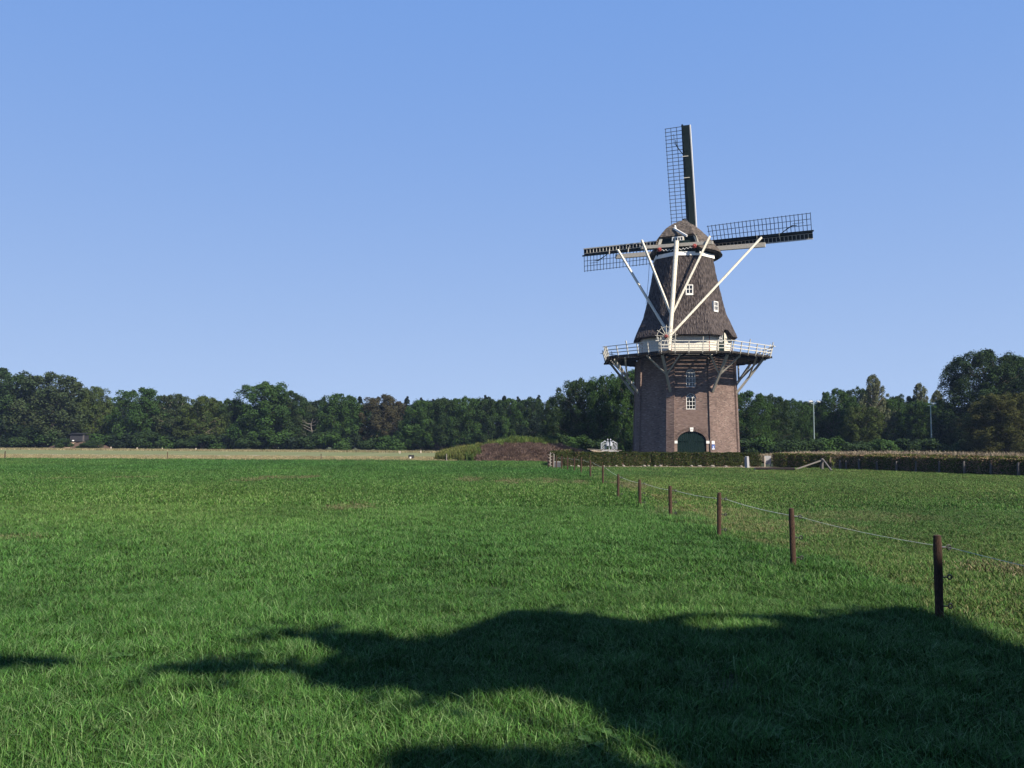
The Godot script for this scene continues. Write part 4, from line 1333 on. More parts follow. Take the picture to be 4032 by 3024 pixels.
func build_grass() -> void:
	var near := []; var mid := []; var far := []; var short := []; var mid_short := []; var far_short := []
	for i in 5:
		near.append(tuft(600 + i, 160, 0.18, 0.04, 0.128, 0.0056, 1.5, LUSH))
		mid.append(tuft(620 + i, 70, 0.15, 0.04, 0.13, 0.0085, 1.3, LUSH))
		short.append(tuft(640 + i, 75, 0.15, 0.03, 0.10, 0.0072, 1.3, WORN))
	for i in 4:
		far.append(tuft(660 + i, 80, 0.28, 0.05, 0.15, 0.017, 0.9, LUSH))
		far_short.append(tuft(680 + i, 80, 0.28, 0.03, 0.10, 0.017, 0.9, WORN))
	var straw := []
	for i in 2: straw.append(tuft(690 + i, 130, 0.45, 0.06, 0.14, 0.016, 1.0, [Color(.155, .135, .078), Color(.115, .112, .058), Color(.080, .098, .036), Color(.20, .170, .105), Color(.05, .085, .022)]))
	rng.seed = 31
	var nz := FastNoiseLite.new(); nz.seed = 61; nz.frequency = 0.16; nz.fractal_octaves = 3
	var nz2 := FastNoiseLite.new(); nz2.seed = 62; nz2.frequency = 0.03; nz2.fractal_octaves = 3
	var nz3 := FastNoiseLite.new(); nz3.seed = 63; nz3.frequency = 1.1; nz3.fractal_octaves = 2
	var bare := []
	for e in [[1850, 1893, 80, 6], [2000, 1896, 80, 7], [2160, 1895, 90, 7], [2290, 1900, 60, 6], [1370, 2000, 100, 8], [1180, 1886, 90, 4], [1000, 1893, 80, 5], [3990, 2256, 50, 10], [60, 2130, 40, 6], [2440, 1905, 50, 8], [965, 1899, 40, 2], [1020, 1891, 40, 2], [1075, 1883, 40, 2], [1135, 1894, 35, 2], [1190, 1886, 35, 2], [1235, 1879, 30, 2], [520, 1884, 120, 2], [260, 1888, 100, 2]]:
		var p := gp(e[0], e[1]); var q := gp(e[0] + e[2], e[1]); var r := gp(e[0], e[1] - e[3])
		bare.append([p, absf(q.x - p.x), absf(r.z - p.z) * 1.9])
	var thin := []
	for e in [[2750, 2020, 160, 14], [2600, 1960, 140, 10], [3150, 2085, 300, 14], [3500, 2040, 300, 14], [3000, 2150, 160, 14]]:
		var p := gp(e[0], e[1]); var q := gp(e[0] + e[2], e[1]); var r := gp(e[0], e[1] - e[3])
		thin.append([p, absf(q.x - p.x), absf(r.z - p.z) * 1.6])
	var bands := [[3.6, 11.0, 56.0], [11.0, 24.0, 64.0], [24.0, 50.0, 20.0], [50.0, 92.0, 8.0]]
	var heap := {}
	for band in bands:
		var d0: float = band[0]; var d1: float = band[1]
		var count := int((d1 * d1 - d0 * d0) * 0.78 * band[2])
		for i in count:
			var d := sqrt(lerpf(d0 * d0, d1 * d1, rng.randf()))
			var x := rf(-0.78, 0.78) * d
			var z := -d
			if past_edge(x, z): continue
			if x > 3 and z < -61.5 and x < 24.5 and z > -90 - x: continue
			if x > 24 and z < -60.6 + (x - 23.9) * 1.72: continue
			if x > -7 and x < 4 and z < -76: continue
			var worn := x > fence_x(z) + 0.4 + nz.get_noise_2d(x, z) * 0.8
			var set_of: Array
			if d < 11: set_of = short if worn else near
			elif d < 24: set_of = short if worn else mid
			else: set_of = far_short if worn else far
			var v := nz.get_noise_2d(x, z * 0.6); var v2 := nz2.get_noise_2d(x, z); var v3 := nz3.get_noise_2d(x, z)
			var c := Color(1, 1, 1) * (1.0 + v * 0.28 + v2 * 0.20 + v3 * 0.12) * rf(0.72, 1.28)
			c.r *= 1.0 + v2 * 0.25
			var sc := rf(0.8, 1.25) * maxf(0.7, 1.0 + v * 0.30 + v3 * 0.35)
			for q in bare:
				var e := Vector2((x - q[0].x) / q[1], (z - q[0].z) / q[2]).length()
				if e < 1.0 + v * 0.8 and rng.randf() < 0.93 - 0.4 * e:
					set_of = straw; c = Color(1, 1, 1) * rf(0.75, 1.1)
					sc *= 0.8
			for q in thin:
				var e := Vector2((x - q[0].x) / q[1], (z - q[0].z) / q[2]).length()
				if e < 1.0 + v and rng.randf() < 0.65: c = Color(c.r * 1.45, c.g * 1.02, c.b * 1.35)
			# strip of longer grass under the wire
			if absf(x - fence_x(z)) < 0.35 and d < 60: sc *= 1.25
			var m: ArrayMesh = set_of[rng.randi() % set_of.size()]
			if not heap.has(m): heap[m] = [[], []]
			heap[m][0].append(Transform3D(Basis(Vector3.UP, rf(0, TAU)).scaled(Vector3(rf(0.85, 1.2), sc, rf(0.85, 1.2))), Vector3(x, -0.005, z)))
			heap[m][1].append(c)
	for m in heap:
		var o := many("grass" if names.get("grass", -1) < 0 else "grass_%03d" % (names["grass"] + 1), m, M.grass, heap[m][0], heap[m][1], self)
		names["grass"] = names.get("grass", -1) + 1
		o.set_meta("kind", "stuff"); o.set_meta("label", "green pasture grass covering the field"); o.set_meta("category", "grass")
	# broad dock leaves in the near grass
	for e in [[470, 2612, 0.09, 3], [930, 2838, 0.06, 2], [2330, 2962, 0.10, 2], [2408, 2930, 0.09, 2], [3305, 2620, 0.10, 2], [3050, 2915, 0.09, 3], [2680, 2505, 0.07, 2], [3440, 2600, 0.08, 2]]:
		var t := thing("dock_plant", "broad-leaved dock plant low in the near grass", "weed", gp(e[0], e[1]), rf(0, 6), "dock plants in the near grass")
		for i in e[3]:
			var b := MB.new()
			var a: float = TAU * i / e[3] + rf(-.4, .4)
			var dir := Vector3(cos(a), 0, sin(a)); var sd := Vector3(-sin(a), 0, cos(a))
			var prev := []
			for j in 7:
				var u := j / 6.0
				var w: float = e[2] * 0.42 * sin(PI * clampf(u * 0.93 + 0.07, 0, 1)) * (1.2 - 0.5 * u)
				var p: Vector3 = dir * (e[2] * 1.5 * u) + Vector3.UP * (0.045 + e[2] * (0.75 * u - 0.65 * u * u))
				var row := [p - sd * w + Vector3.UP * w * 0.35 + Vector3.UP * 0.01 * sin(j * 2.0), p, p + sd * w + Vector3.UP * w * 0.35]
				if prev.size():
					for q in 2: b.quad(prev[q], prev[q + 1], row[q + 1], row[q])
				prev = row
			part("leaf", b.mesh(), M.dock, t)

# ---------------------------------------------------------------- mound, bank
func build_mound_and_bank() -> void:
	var nz := FastNoiseLite.new(); nz.seed = 17; nz.frequency = 0.35; nz.fractal_octaves = 4
	# mound: a long heap of earth with weeds
	var hgt := func(x: float, z: float) -> float:
		var u := (x - 0.9) / 7.2; var w := (z + 81.0) / 4.6
		var e := 1.0 - u * u * (0.75 if x < 0.9 else 1.0) - w * w
		if e <= 0: return -0.02
		return 1.72 * pow(e, 0.60) * (1.0 if x > 0.0 else lerpf(1.0, 0.72, clampf(-x / 4.0, 0, 1))) * (1.0 + 0.14 * nz.get_noise_2d(x, z)) - 0.02
	var b := MB.new()
	var n := 60
	for i in n:
		for j in 40:
			var q := []
			for e in [[i, j + 1], [i + 1, j + 1], [i + 1, j], [i, j]]:
				var x: float = -8.1 + 17.0 * e[0] / n; var z: float = -86.2 + 10.4 * e[1] / 40.0
				q.append(Vector3(x, hgt.call(x, z), z))
			b.quad(q[0], q[1], q[2], q[3])
	setting("earth_mound", b.mesh(), M.soil)
	var green := tuft(710, 60, 0.24, 0.20, 0.75, 0.032, 0.6, [Color(.085, .125, .036), Color(.062, .105, .030), Color(.115, .140, .046)])
	var yellow := tuft(711, 60, 0.24, 0.2, 0.7, 0.028, 0.5, [Color(.095, .118, .036), Color(.072, .102, .030), Color(.125, .125, .044)])
	var dead := tuft(712, 60, 0.26, 0.08, 0.32, 0.024, 1.3, [Color(.155, .105, .088), Color(.115, .080, .068), Color(.22, .160, .136), Color(.080, .060, .050)])
	rng.seed = 55
	var xs := [[], [], []]; var cs := [[], [], []]
	for i in 5200:
		var x := rf(-7.6, 8.4); var z := rf(-86, -76)
		var y: float = hgt.call(x, z)
		if y < 0.02: continue
		var kind := 2
		var rel := y + 0.35 * nz.get_noise_2d(x * 2.2, z * 2.2)
		if x < -3.4 + nz.get_noise_2d(x, z) * 1.6: kind = 1 if x < -4.2 or rng.randf() < 0.5 else 0
		elif rel > 1.58 or (x > 5.6 and rel > 1.1) or z < -82.5: kind = 0 if rng.randf() < 0.85 else 1
		xs[kind].append(Transform3D(Basis(Vector3.UP, rf(0, TAU)).scaled(Vector3(1, rf(0.6, 1.25), 1)), Vector3(x, y - 0.02, z)))
		cs[kind].append(Color(1, 1, 1) * rf(0.75, 1.25))
	var lb := ["tall green weeds growing along the top of the mound", "yellowing weeds on the sloping end of the mound", "brown dead weeds matted over the side of the mound"]
	var nm := ["green_weeds", "yellow_weeds", "dead_weeds"]
	for k in 3:
		var o := many(nm[k], [green, yellow, dead][k], [M.grass, M.grass, M.dry][k], xs[k], cs[k], self)
		o.set_meta("kind", "stuff"); o.set_meta("label", lb[k]); o.set_meta("category", "weeds")
	# bank of tall dry grass behind the beech hedge
	var bk := MB.new()
	var ridge := [Vector3(22.5, 0.15, -76), Vector3(26, 0.62, -73), Vector3(33, 0.78, -68), Vector3(42, 0.75, -60), Vector3(60, 0.7, -46)]
	for i in ridge.size() - 1:
		var a: Vector3 = ridge[i]; var c: Vector3 = ridge[i + 1]
		var s := Vector3(-0.62, 0, -0.78)
		bk.quad(a - s * 4 + Vector3(0, -a.y - 0.02, 0), c - s * 4 + Vector3(0, -c.y - 0.02, 0), c, a)
		bk.quad(a, c, c + s * 6 + Vector3(0, -c.y - 0.02, 0), a + s * 6 + Vector3(0, -a.y - 0.02, 0))
	setting("grass_bank", bk.mesh(), M.ground)
	var hay := tuft(720, 30, 0.28, 0.35, 0.75, 0.022, 0.45, [Color(.32, .262, .19), Color(.26, .215, .155), Color(.38, .32, .24), Color(.21, .19, .12)])
	var lime := tuft(721, 30, 0.28, 0.10, 0.25, 0.03, 0.7, [Color(.17, .19, .05), Color(.12, .16, .04)])
	var hx := []; var hc := []; var lx := []; var lc := []
	for i in 5200:
		var t := rng.randf() * 3.999
		var k := int(t)
		var p: Vector3 = ridge[k].lerp(ridge[k + 1], t - k)
		var o := rf(-4.0, 4.5)
		var q := p - Vector3(-0.62, 0, -0.78) * o
		q.y = p.y * clampf(1 - (o / 4.0 if o > 0 else -o / 6.0), 0, 1)
		if o < 1.4 + rf(-0.5, 0.5):
			hx.append(Transform3D(Basis(Vector3.UP, rf(0, TAU)).scaled(Vector3(1, rf(0.7, 1.15), 1)), q)); hc.append(Color(1, 1, 1) * rf(0.75, 1.15))
		else:
			lx.append(Transform3D(Basis(Vector3.UP, rf(0, TAU)), q)); lc.append(Color(1, 1, 1) * rf(0.75, 1.2))
	var oh := many("dry_grass", hay, M.dry, hx, hc, self)
	oh.set_meta("kind", "stuff"); oh.set_meta("label", "tall pale dry grass along the bank beyond the beech hedge"); oh.set_meta("category", "grass")
	var ol := many("bank_grass", lime, M.grass, lx, lc, self)
	ol.set_meta("kind", "stuff"); ol.set_meta("label", "low yellow-green grass on the near side of the bank"); ol.set_meta("category", "grass")
	# thin dead grass on the verge of the wood and the stubble
	var vg := tuft(730, 30, 0.5, 0.10, 0.32, 0.035, 0.6, [Color(.30, .245, .155), Color(.22, .19, .11), Color(.16, .17, .08)])
	var vx := []; var vc := []
	for i in 2600:
		var px := rf(-250, 1760)
		var p := gp(px, 1769.5 + px * 0.0075 + rf(-1.5, 1.0))
		vx.append(Transform3D(Basis(Vector3.UP, rf(0, TAU)).scaled(Vector3(1.4, rf(0.6, 1.3), 1.4)), p)); vc.append(Color(1, 1, 1) * rf(0.7, 1.15))
	for i in 2600:
		var px := rf(-250, 1790)
		var p := gp(px, 1790.0 + px * 0.006 + rf(0.0, 17.0))
		vx.append(Transform3D(Basis(Vector3.UP, rf(0, TAU)).scaled(Vector3(1, rf(0.35, 0.7), 1)), p)); vc.append(Color(1, 1, 1) * rf(0.8, 1.2))
	var ov := many("verge_grass", vg, M.dry, vx, vc, self)
	ov.set_meta("kind", "stuff"); ov.set_meta("label", "thin straw-coloured grass on the stubble strip and wood verge"); ov.set_meta("category", "grass")

# ---------------------------------------------------------------- fence
func build_fence() -> void:
	rng.seed = 313
	# photo x of the foot, its y, height in metres
	var rows := [[3700, 2458, 1.02], [3125, 2244, 1.0], [2831, 2122, .99], [2640, 2046, .90], [2520, 2000, .89], [2434, 1963, .88], [2374, 1913, .95], [2325, 1884, 1.0], [2289, 1868, 1.02], [2261, 1860, 1.0], [2235, 1855, .99], [2212, 1851, .98], [2191, 1848, .96], [2176, 1846, .95]]
	var ring := MB.new()
	ring.tube([Vector3(0.02, 0, 0), Vector3(0.085, 0, 0)], [0.009, 0.007], 6)
	var pts := []; var rr := []
	for i in 15:
		var a := TAU * i / 14
		pts.append(Vector3(0.108 + cos(a) * 0.022, sin(a) * 0.024, 0)); rr.append(0.0095)
	ring.tube(pts, rr, 6, false)
	var rm := ring.mesh()
	var hold := []
	var words := ["nearest the shade, with black ring insulators", "second from the shade", "third from the shade"]
	for i in rows.size():
		var e: Array = rows[i]
		var p := gp(e[0], e[1])
		var label := "dark round wooden fence post with black ring insulators"
		if i == 0: label = "thick split fence post standing at the edge of the tree shadow"
		elif i == 1: label = "reddish fence post standing second from the tree shadow"
		var t := thing("fence_post", label, "fence post", p, rf(-.12, .12), "posts of the pasture fence")
		var b := MB.new()
		var tilt := Vector3(rf(-.02, .02), 0, rf(-.02, .02))
		var h: float = e[2]
		var sides := 14
		var rad := 0.045 * rf(0.93, 1.07)
		var rws := 9
		var nz := FastNoiseLite.new(); nz.seed = i; nz.frequency = 2.0
		var Q := func(k: int, j: int) -> Vector3:
			var a := TAU * k / sides
			var y: float = h * j / rws
			var r: float = rad * (1.0 + 0.10 * nz.get_noise_3d(cos(a) * 1.2, y * 0.8, sin(a) * 1.2))
			if absf(wrapf(a - 1.1, -PI, PI)) < 0.2: r *= 0.86
			if j == rws: r *= 0.86
			return Vector3(cos(a) * r, y - 0.05 - (0.0 if j < rws else 0.0), -sin(a) * r) + tilt * y
		for j in rws:
			for k in sides:
				b.quad(Q.call(k, j), Q.call(k + 1, j), Q.call(k + 1, j + 1), Q.call(k, j + 1))
		var top: Vector3 = Vector3(0, h - 0.04, 0) + tilt * h
		for k in sides:
			b.quad(Q.call(k, rws), Q.call(k + 1, rws), top, top)
		part("post", b.mesh(), M.post, t)
		for f in [0.87, 0.55, 0.24]:
			if i > 7 and f < 0.8: continue
			var o := part("insulator", rm, M.iron, t)
			o.position = Vector3(rad - 0.02, h * f - 0.05, 0.0) + tilt * h * f
		hold.append(p + Vector3(0.108 + rad - 0.02, h * 0.87 - 0.05, 0) + tilt * h * 0.87)
	hold.insert(0, Vector3(5.2, 0.80, -4.6))
	var rope := thing("fence_rope", "thin pale electric fence rope strung along the pasture posts", "rope", hold[0])
	var b := MB.new()
	for i in hold.size() - 1:
		var seg := []; var sr := []
		for j in 9:
			var u := j / 8.0
			seg.append(hold[i].lerp(hold[i + 1], u) - Vector3(0, 0.035 * 4 * u * (1 - u) * (1.0 if i > 0 else 0.5), 0) - hold[0])
			sr.append(0.0028 if i < 2 else 0.0045)
		b.tube(seg, sr, 5, false)
	var o2 := part("strand", b.mesh(), M.rope, rope)

# ---------------------------------------------------------------- yard things
func plain_post(called: String, label: String, cat: String, at: Vector3, h: float, w: float, m: Material, group := "") -> void:
	var t := thing(called, label, cat, at, rf(-.3, .3), group)
	var b := MB.new()
	b.beam(Vector3(0, -0.05, 0), Vector3(rf(-.02, .02), h - 0.04, rf(-.02, .02)), w, w, w * 0.94, w * 0.94)
	part("shaft", b.mesh(), m, t)
	var c := MB.new()
	c.beam(Vector3(0, h - 0.045, 0), Vector3(0, h, 0), w * 0.94, w * 0.94, w * 0.55, w * 0.55)
	part("weathered_top", c.mesh(), m, t)

func build_yard() -> void:
	rng.seed = 808
	plain_post("gate_post", "broad pale concrete post against the hedge beside the gap", "post", gp(2942, 1842), 0.86, 0.24, M.concrete)
	plain_post("gate_post", "thin pale wooden post on the edge of the hedge gap", "post", Vector3(19.65, 0, -64.2), 0.80, 0.07, M.pale_wood)
	plain_post("gate_post", "dark wooden post closing the far edge of the hedge gap", "post", Vector3(20.35, 0, -64.0), 0.95, 0.09, M.post)
	var gb := thing("notice_sign", "small pale board panel standing in the hedge gap", "sign", Vector3(20.1, 0, -64.9))
	var b := MB.new(); b.box(Vector3(0, 0.52, 0), Vector3(0.26, 0, 0), Vector3(0, 0.34, 0), Vector3(0, 0, 0.02))
	part("board", b.mesh(), M.concrete, gb)
	for s in [-1.0, 1.0]:
		var c := MB.new(); c.box(Vector3(s * 0.24, 0.42, -0.045), Vector3(0.03, 0, 0), Vector3(0, 0.45, 0), Vector3(0, 0, 0.022))
		part("leg", c.mesh(), M.old_wood, gb)
	var pa := gp(2973, 1853); var pb := gp(3127, 1853)
	var lg := thing("log", "black tarred log lying on the grass before the hedge gap", "log", pa)
	var lb := MB.new()
	var dl := pb - pa
	var lp := []; var lr := []
	for i in 9:
		lp.append(dl * (i / 8.0) + Vector3(0, 0.11, 0)); lr.append(0.115 + rf(-.006, .006))
	lb.tube(lp, lr, 14)
	part("trunk", lb.mesh(), M.black_wood, lg)
	for e in [lp[0] - dl.normalized() * 0.004, lp[8] + dl.normalized() * 0.004]:
		var ce := MB.new(); ce.tube([e, e + (dl.normalized() if e == lp[8] + dl.normalized() * 0.004 else -dl.normalized()) * 0.006], [0.10, 0.095], 12)
		part("sawn_end", ce.mesh(), M.old_wood, lg)
	# corner post with two props
	var cp := thing("corner_post", "weathered corner post with two slanting props at the beech hedge", "post", gp(3237, 1851))
	var pb1 := MB.new(); pb1.beam(Vector3(0, -0.05, 0), Vector3(0, 0.84, 0), 0.16, 0.16, 0.15, 0.15)
	part("shaft", pb1.mesh(), M.grey_wood, cp)
	var base := cp.position
	var pr := MB.new(); pr.beam(gp(3135, 1850) - base + Vector3(0, 0.05, 0), Vector3(-0.09, 0.66, 0.02), 0.09, 0.09)
	part("prop", pr.mesh(), M.old_wood, cp)
	var pr2 := MB.new(); pr2.beam(gp(3274, 1855) - base + Vector3(0, 0.04, 0), Vector3(0.07, 0.74, 0.02), 0.09, 0.09)
	part("prop", pr2.mesh(), M.grey_wood, cp)
	# weathered posts along the beech hedge
	var a := Vector3(24.0, 0, -60.0); var c2 := Vector3(29.7, 0, -50.0); var d2 := Vector3(38, 0, -36.4)
	for i in 11:
		var px: float = [3288, 3341, 3394, 3464, 3540, 3616, 3707, 3808, 3912, 4020, 4140][i]
		# where the sight line over the ground meets the line of the hedge
		var r := ray(px, 1850)
		var best := a; var bd := 9.0
		for j in 400:
			var q := a.lerp(c2, j / 200.0) if j < 200 else c2.lerp(d2, (j - 200) / 200.0)
			var e := absf(q.x / -q.z - r.x / -r.z)
			if e < bd: bd = e; best = q
		plain_post("hedge_post", "short weathered grey post along the front of the beech hedge", "post", best + Vector3(-0.22, 0, 0.12), rf(0.62, 0.84), rf(0.08, 0.13), M.grey_wood, "posts along the beech hedge")
	# pale stones at the foot of the long hedge
	for i in 30:
		var st := MB.new()
		var x := 3.8 + i * 0.5 + rf(-.32, .32)
		var t := thing("edging_stone", "rounded pale stone at the foot of the long hedge", "stone", Vector3(x, 0, lerpf(-62.2, -64.0, clampf((x - 3.1) / 8.0, 0, 1)) + rf(-.1, .1) + 0.05), rf(0, 6), "stones along the foot of the long hedge")
		var s := rf(0.05, 0.13)
		st.ball(Vector3(0, s * 0.4, 0), Vector3(s * rf(1.0, 1.4), s * 0.75, s), 9, 6)
		part("stone", st.mesh(), M.stone, t)
	# box, posts and brushwood at the end of the long hedge
	var bx1 := thing("water_trough", "dark grey box with a pale lid at the end of the long hedge", "box", gp(2191, 1844), 0.05)
	var tb := MB.new(); tb.box(Vector3(0, 0.22, 0), Vector3(0.27, 0, 0), Vector3(0, 0.22, 0), Vector3(0, 0, 0.2))
	part("tub", tb.mesh(), M.grey_box, bx1)
	var ld := MB.new(); ld.box(Vector3(0, 0.46, 0), Vector3(0.285, 0, 0), Vector3(0, 0.018, 0), Vector3(0, 0, 0.215))
	part("lid", ld.mesh(), M.concrete, bx1)
	plain_post("gate_post", "pale post rising behind the dark grey box", "post", gp(2181, 1846) + Vector3(0, 0, -0.4), 1.05, 0.06, M.old_wood)
	plain_post("gate_post", "pale weathered post at the outer end of the long hedge", "post", gp(2169, 1844) + Vector3(0, 0, -0.6), 1.12, 0.08, M.old_wood)
	plain_post("gate_post", "dark post at the very end of the pasture fence", "post", gp(2160, 1842), 0.95, 0.09, M.post)
	var tw := thing("brushwood", "pale twigs stuck out from the end of the long hedge", "twigs", gp(2167, 1843) + Vector3(0, 0, -0.3))
	for i in 8:
		var q := MB.new()
		var y := 0.15 + 0.11 * i
		var s := 1.0 if i % 2 else -1.0
		q.tube([Vector3(-0.16 * s, y, rf(-.1, .1)), Vector3(0.0, y + 0.06, rf(-.05, .05)), Vector3(0.16 * s, y + 0.16, rf(-.1, .1))], [0.018, 0.016, 0.012], 5)
		part("twig", q.mesh(), M.pale_wood, tw)
	# silver ornament beyond the hedge
	var Z := -73.0
	var o0 := atz(2398, 1770, Z)
	var orn := thing("garden_sculpture", "silver openwork ornament with two figures behind the long hedge", "sculpture", Vector3(o0.x, 0, Z))
	orn.scale = Vector3(0.85, 1, 1)
	var by := o0.y
	var stand := MB.new(); stand.box(Vector3(0, by * 0.5, -0.1), Vector3(0.75, 0, 0), Vector3(0, by * 0.5, 0), Vector3(0, 0, 0.3))
	part("plinth", stand.mesh(), M.concrete, orn)
	for s in [-1.0, 1.0]:
		var fr := MB.new()
		fr.tube([Vector3(s * 0.82, by, 0), Vector3(s * 0.82, by + 0.58, 0), Vector3(s * 0.62, by + 0.62, 0), Vector3(s * 0.42, by + 0.76, 0), Vector3(s * 0.25, by + 0.62, 0)], [0.035, 0.035, 0.04, 0.04, 0.035], 6)
		fr.tube([Vector3(s * 0.3, by, 0), Vector3(s * 0.3, by + 0.66, 0)], [0.03, 0.03], 6)
		part("side_frame", fr.mesh(), M.silver, orn)
		for i in 5:
			var sc := MB.new(); var pts := []; var rr := []
			for j in 13:
				var u := j / 12.0
				pts.append(Vector3(s * lerpf(0.3, 0.82, u), by + 0.08 + i * 0.11 + 0.04 * sin(u * TAU * 1.5 + i), 0)); rr.append(0.02)
			sc.tube(pts, rr, 5)
			part("scroll", sc.mesh(), M.silver, orn)
		var fg := MB.new()
		fg.tube([Vector3(s * 0.16, by + 0.30, 0.08), Vector3(s * 0.17, by + 0.48, 0.08), Vector3(s * 0.15, by + 0.66, 0.08), Vector3(s * 0.15, by + 0.76, 0.08)], [0.11, 0.15, 0.10, 0.04], 9)
		fg.ball(Vector3(s * 0.15, by + 0.86, 0.08), Vector3(0.075, 0.09, 0.08), 9, 7)
		fg.tube([Vector3(s * 0.2, by + 0.62, 0.08), Vector3(s * 0.33, by + 0.5, 0.12), Vector3(s * 0.28, by + 0.36, 0.16)], [0.045, 0.04, 0.035], 6)
		part("figure", fg.mesh(), M.silver, orn)
	var tbm := MB.new(); tbm.tube([Vector3(0, by + 0.0, 0.1), Vector3(0, by + 0.30, 0.1), Vector3(0, by + 0.33, 0.1)], [0.05, 0.07, 0.28], 10)
	part("centre_bowl", tbm.mesh(), M.silver, orn)
	# pale boards piled before it
	for i in 4:
		var e: Array = [[2312, 2448, 1768, 0.04], [2325, 2400, 1773, 0.06], [2384, 2436, 1772, 0.04], [2330, 2368, 1775, 0.06]][i]
		var l := atz(e[0], e[2], Z + 1.0 + i * 0.3); var r := atz(e[1], e[2] + 6, Z + 0.8 + i * 0.3)
		var t := thing("timber_board", ["long grey board sloping beside the silver ornament", "pale plank lying below the silver ornament", "short silvery board propped before the silver ornament", "tan plank end beside the long hedge"][i], "board", Vector3(l.x, 0, l.z))
		var q := MB.new(); q.beam(l - t.position, r - t.position, 0.14, e[3])
		part("board", q.mesh(), [M.old_wood, M.pale_wood, M.concrete, M.sand][i], t)
		for f in [0.2, 0.8]:
			var lgm := MB.new(); var pp: Vector3 = (l - t.position).lerp(r - t.position, f)
			lgm.beam(Vector3(pp.x, 0, pp.z), pp - Vector3(0, e[3] * 0.5, 0), 0.08, 0.08)
			part("trestle_leg", lgm.mesh(), M.old_wood, t)

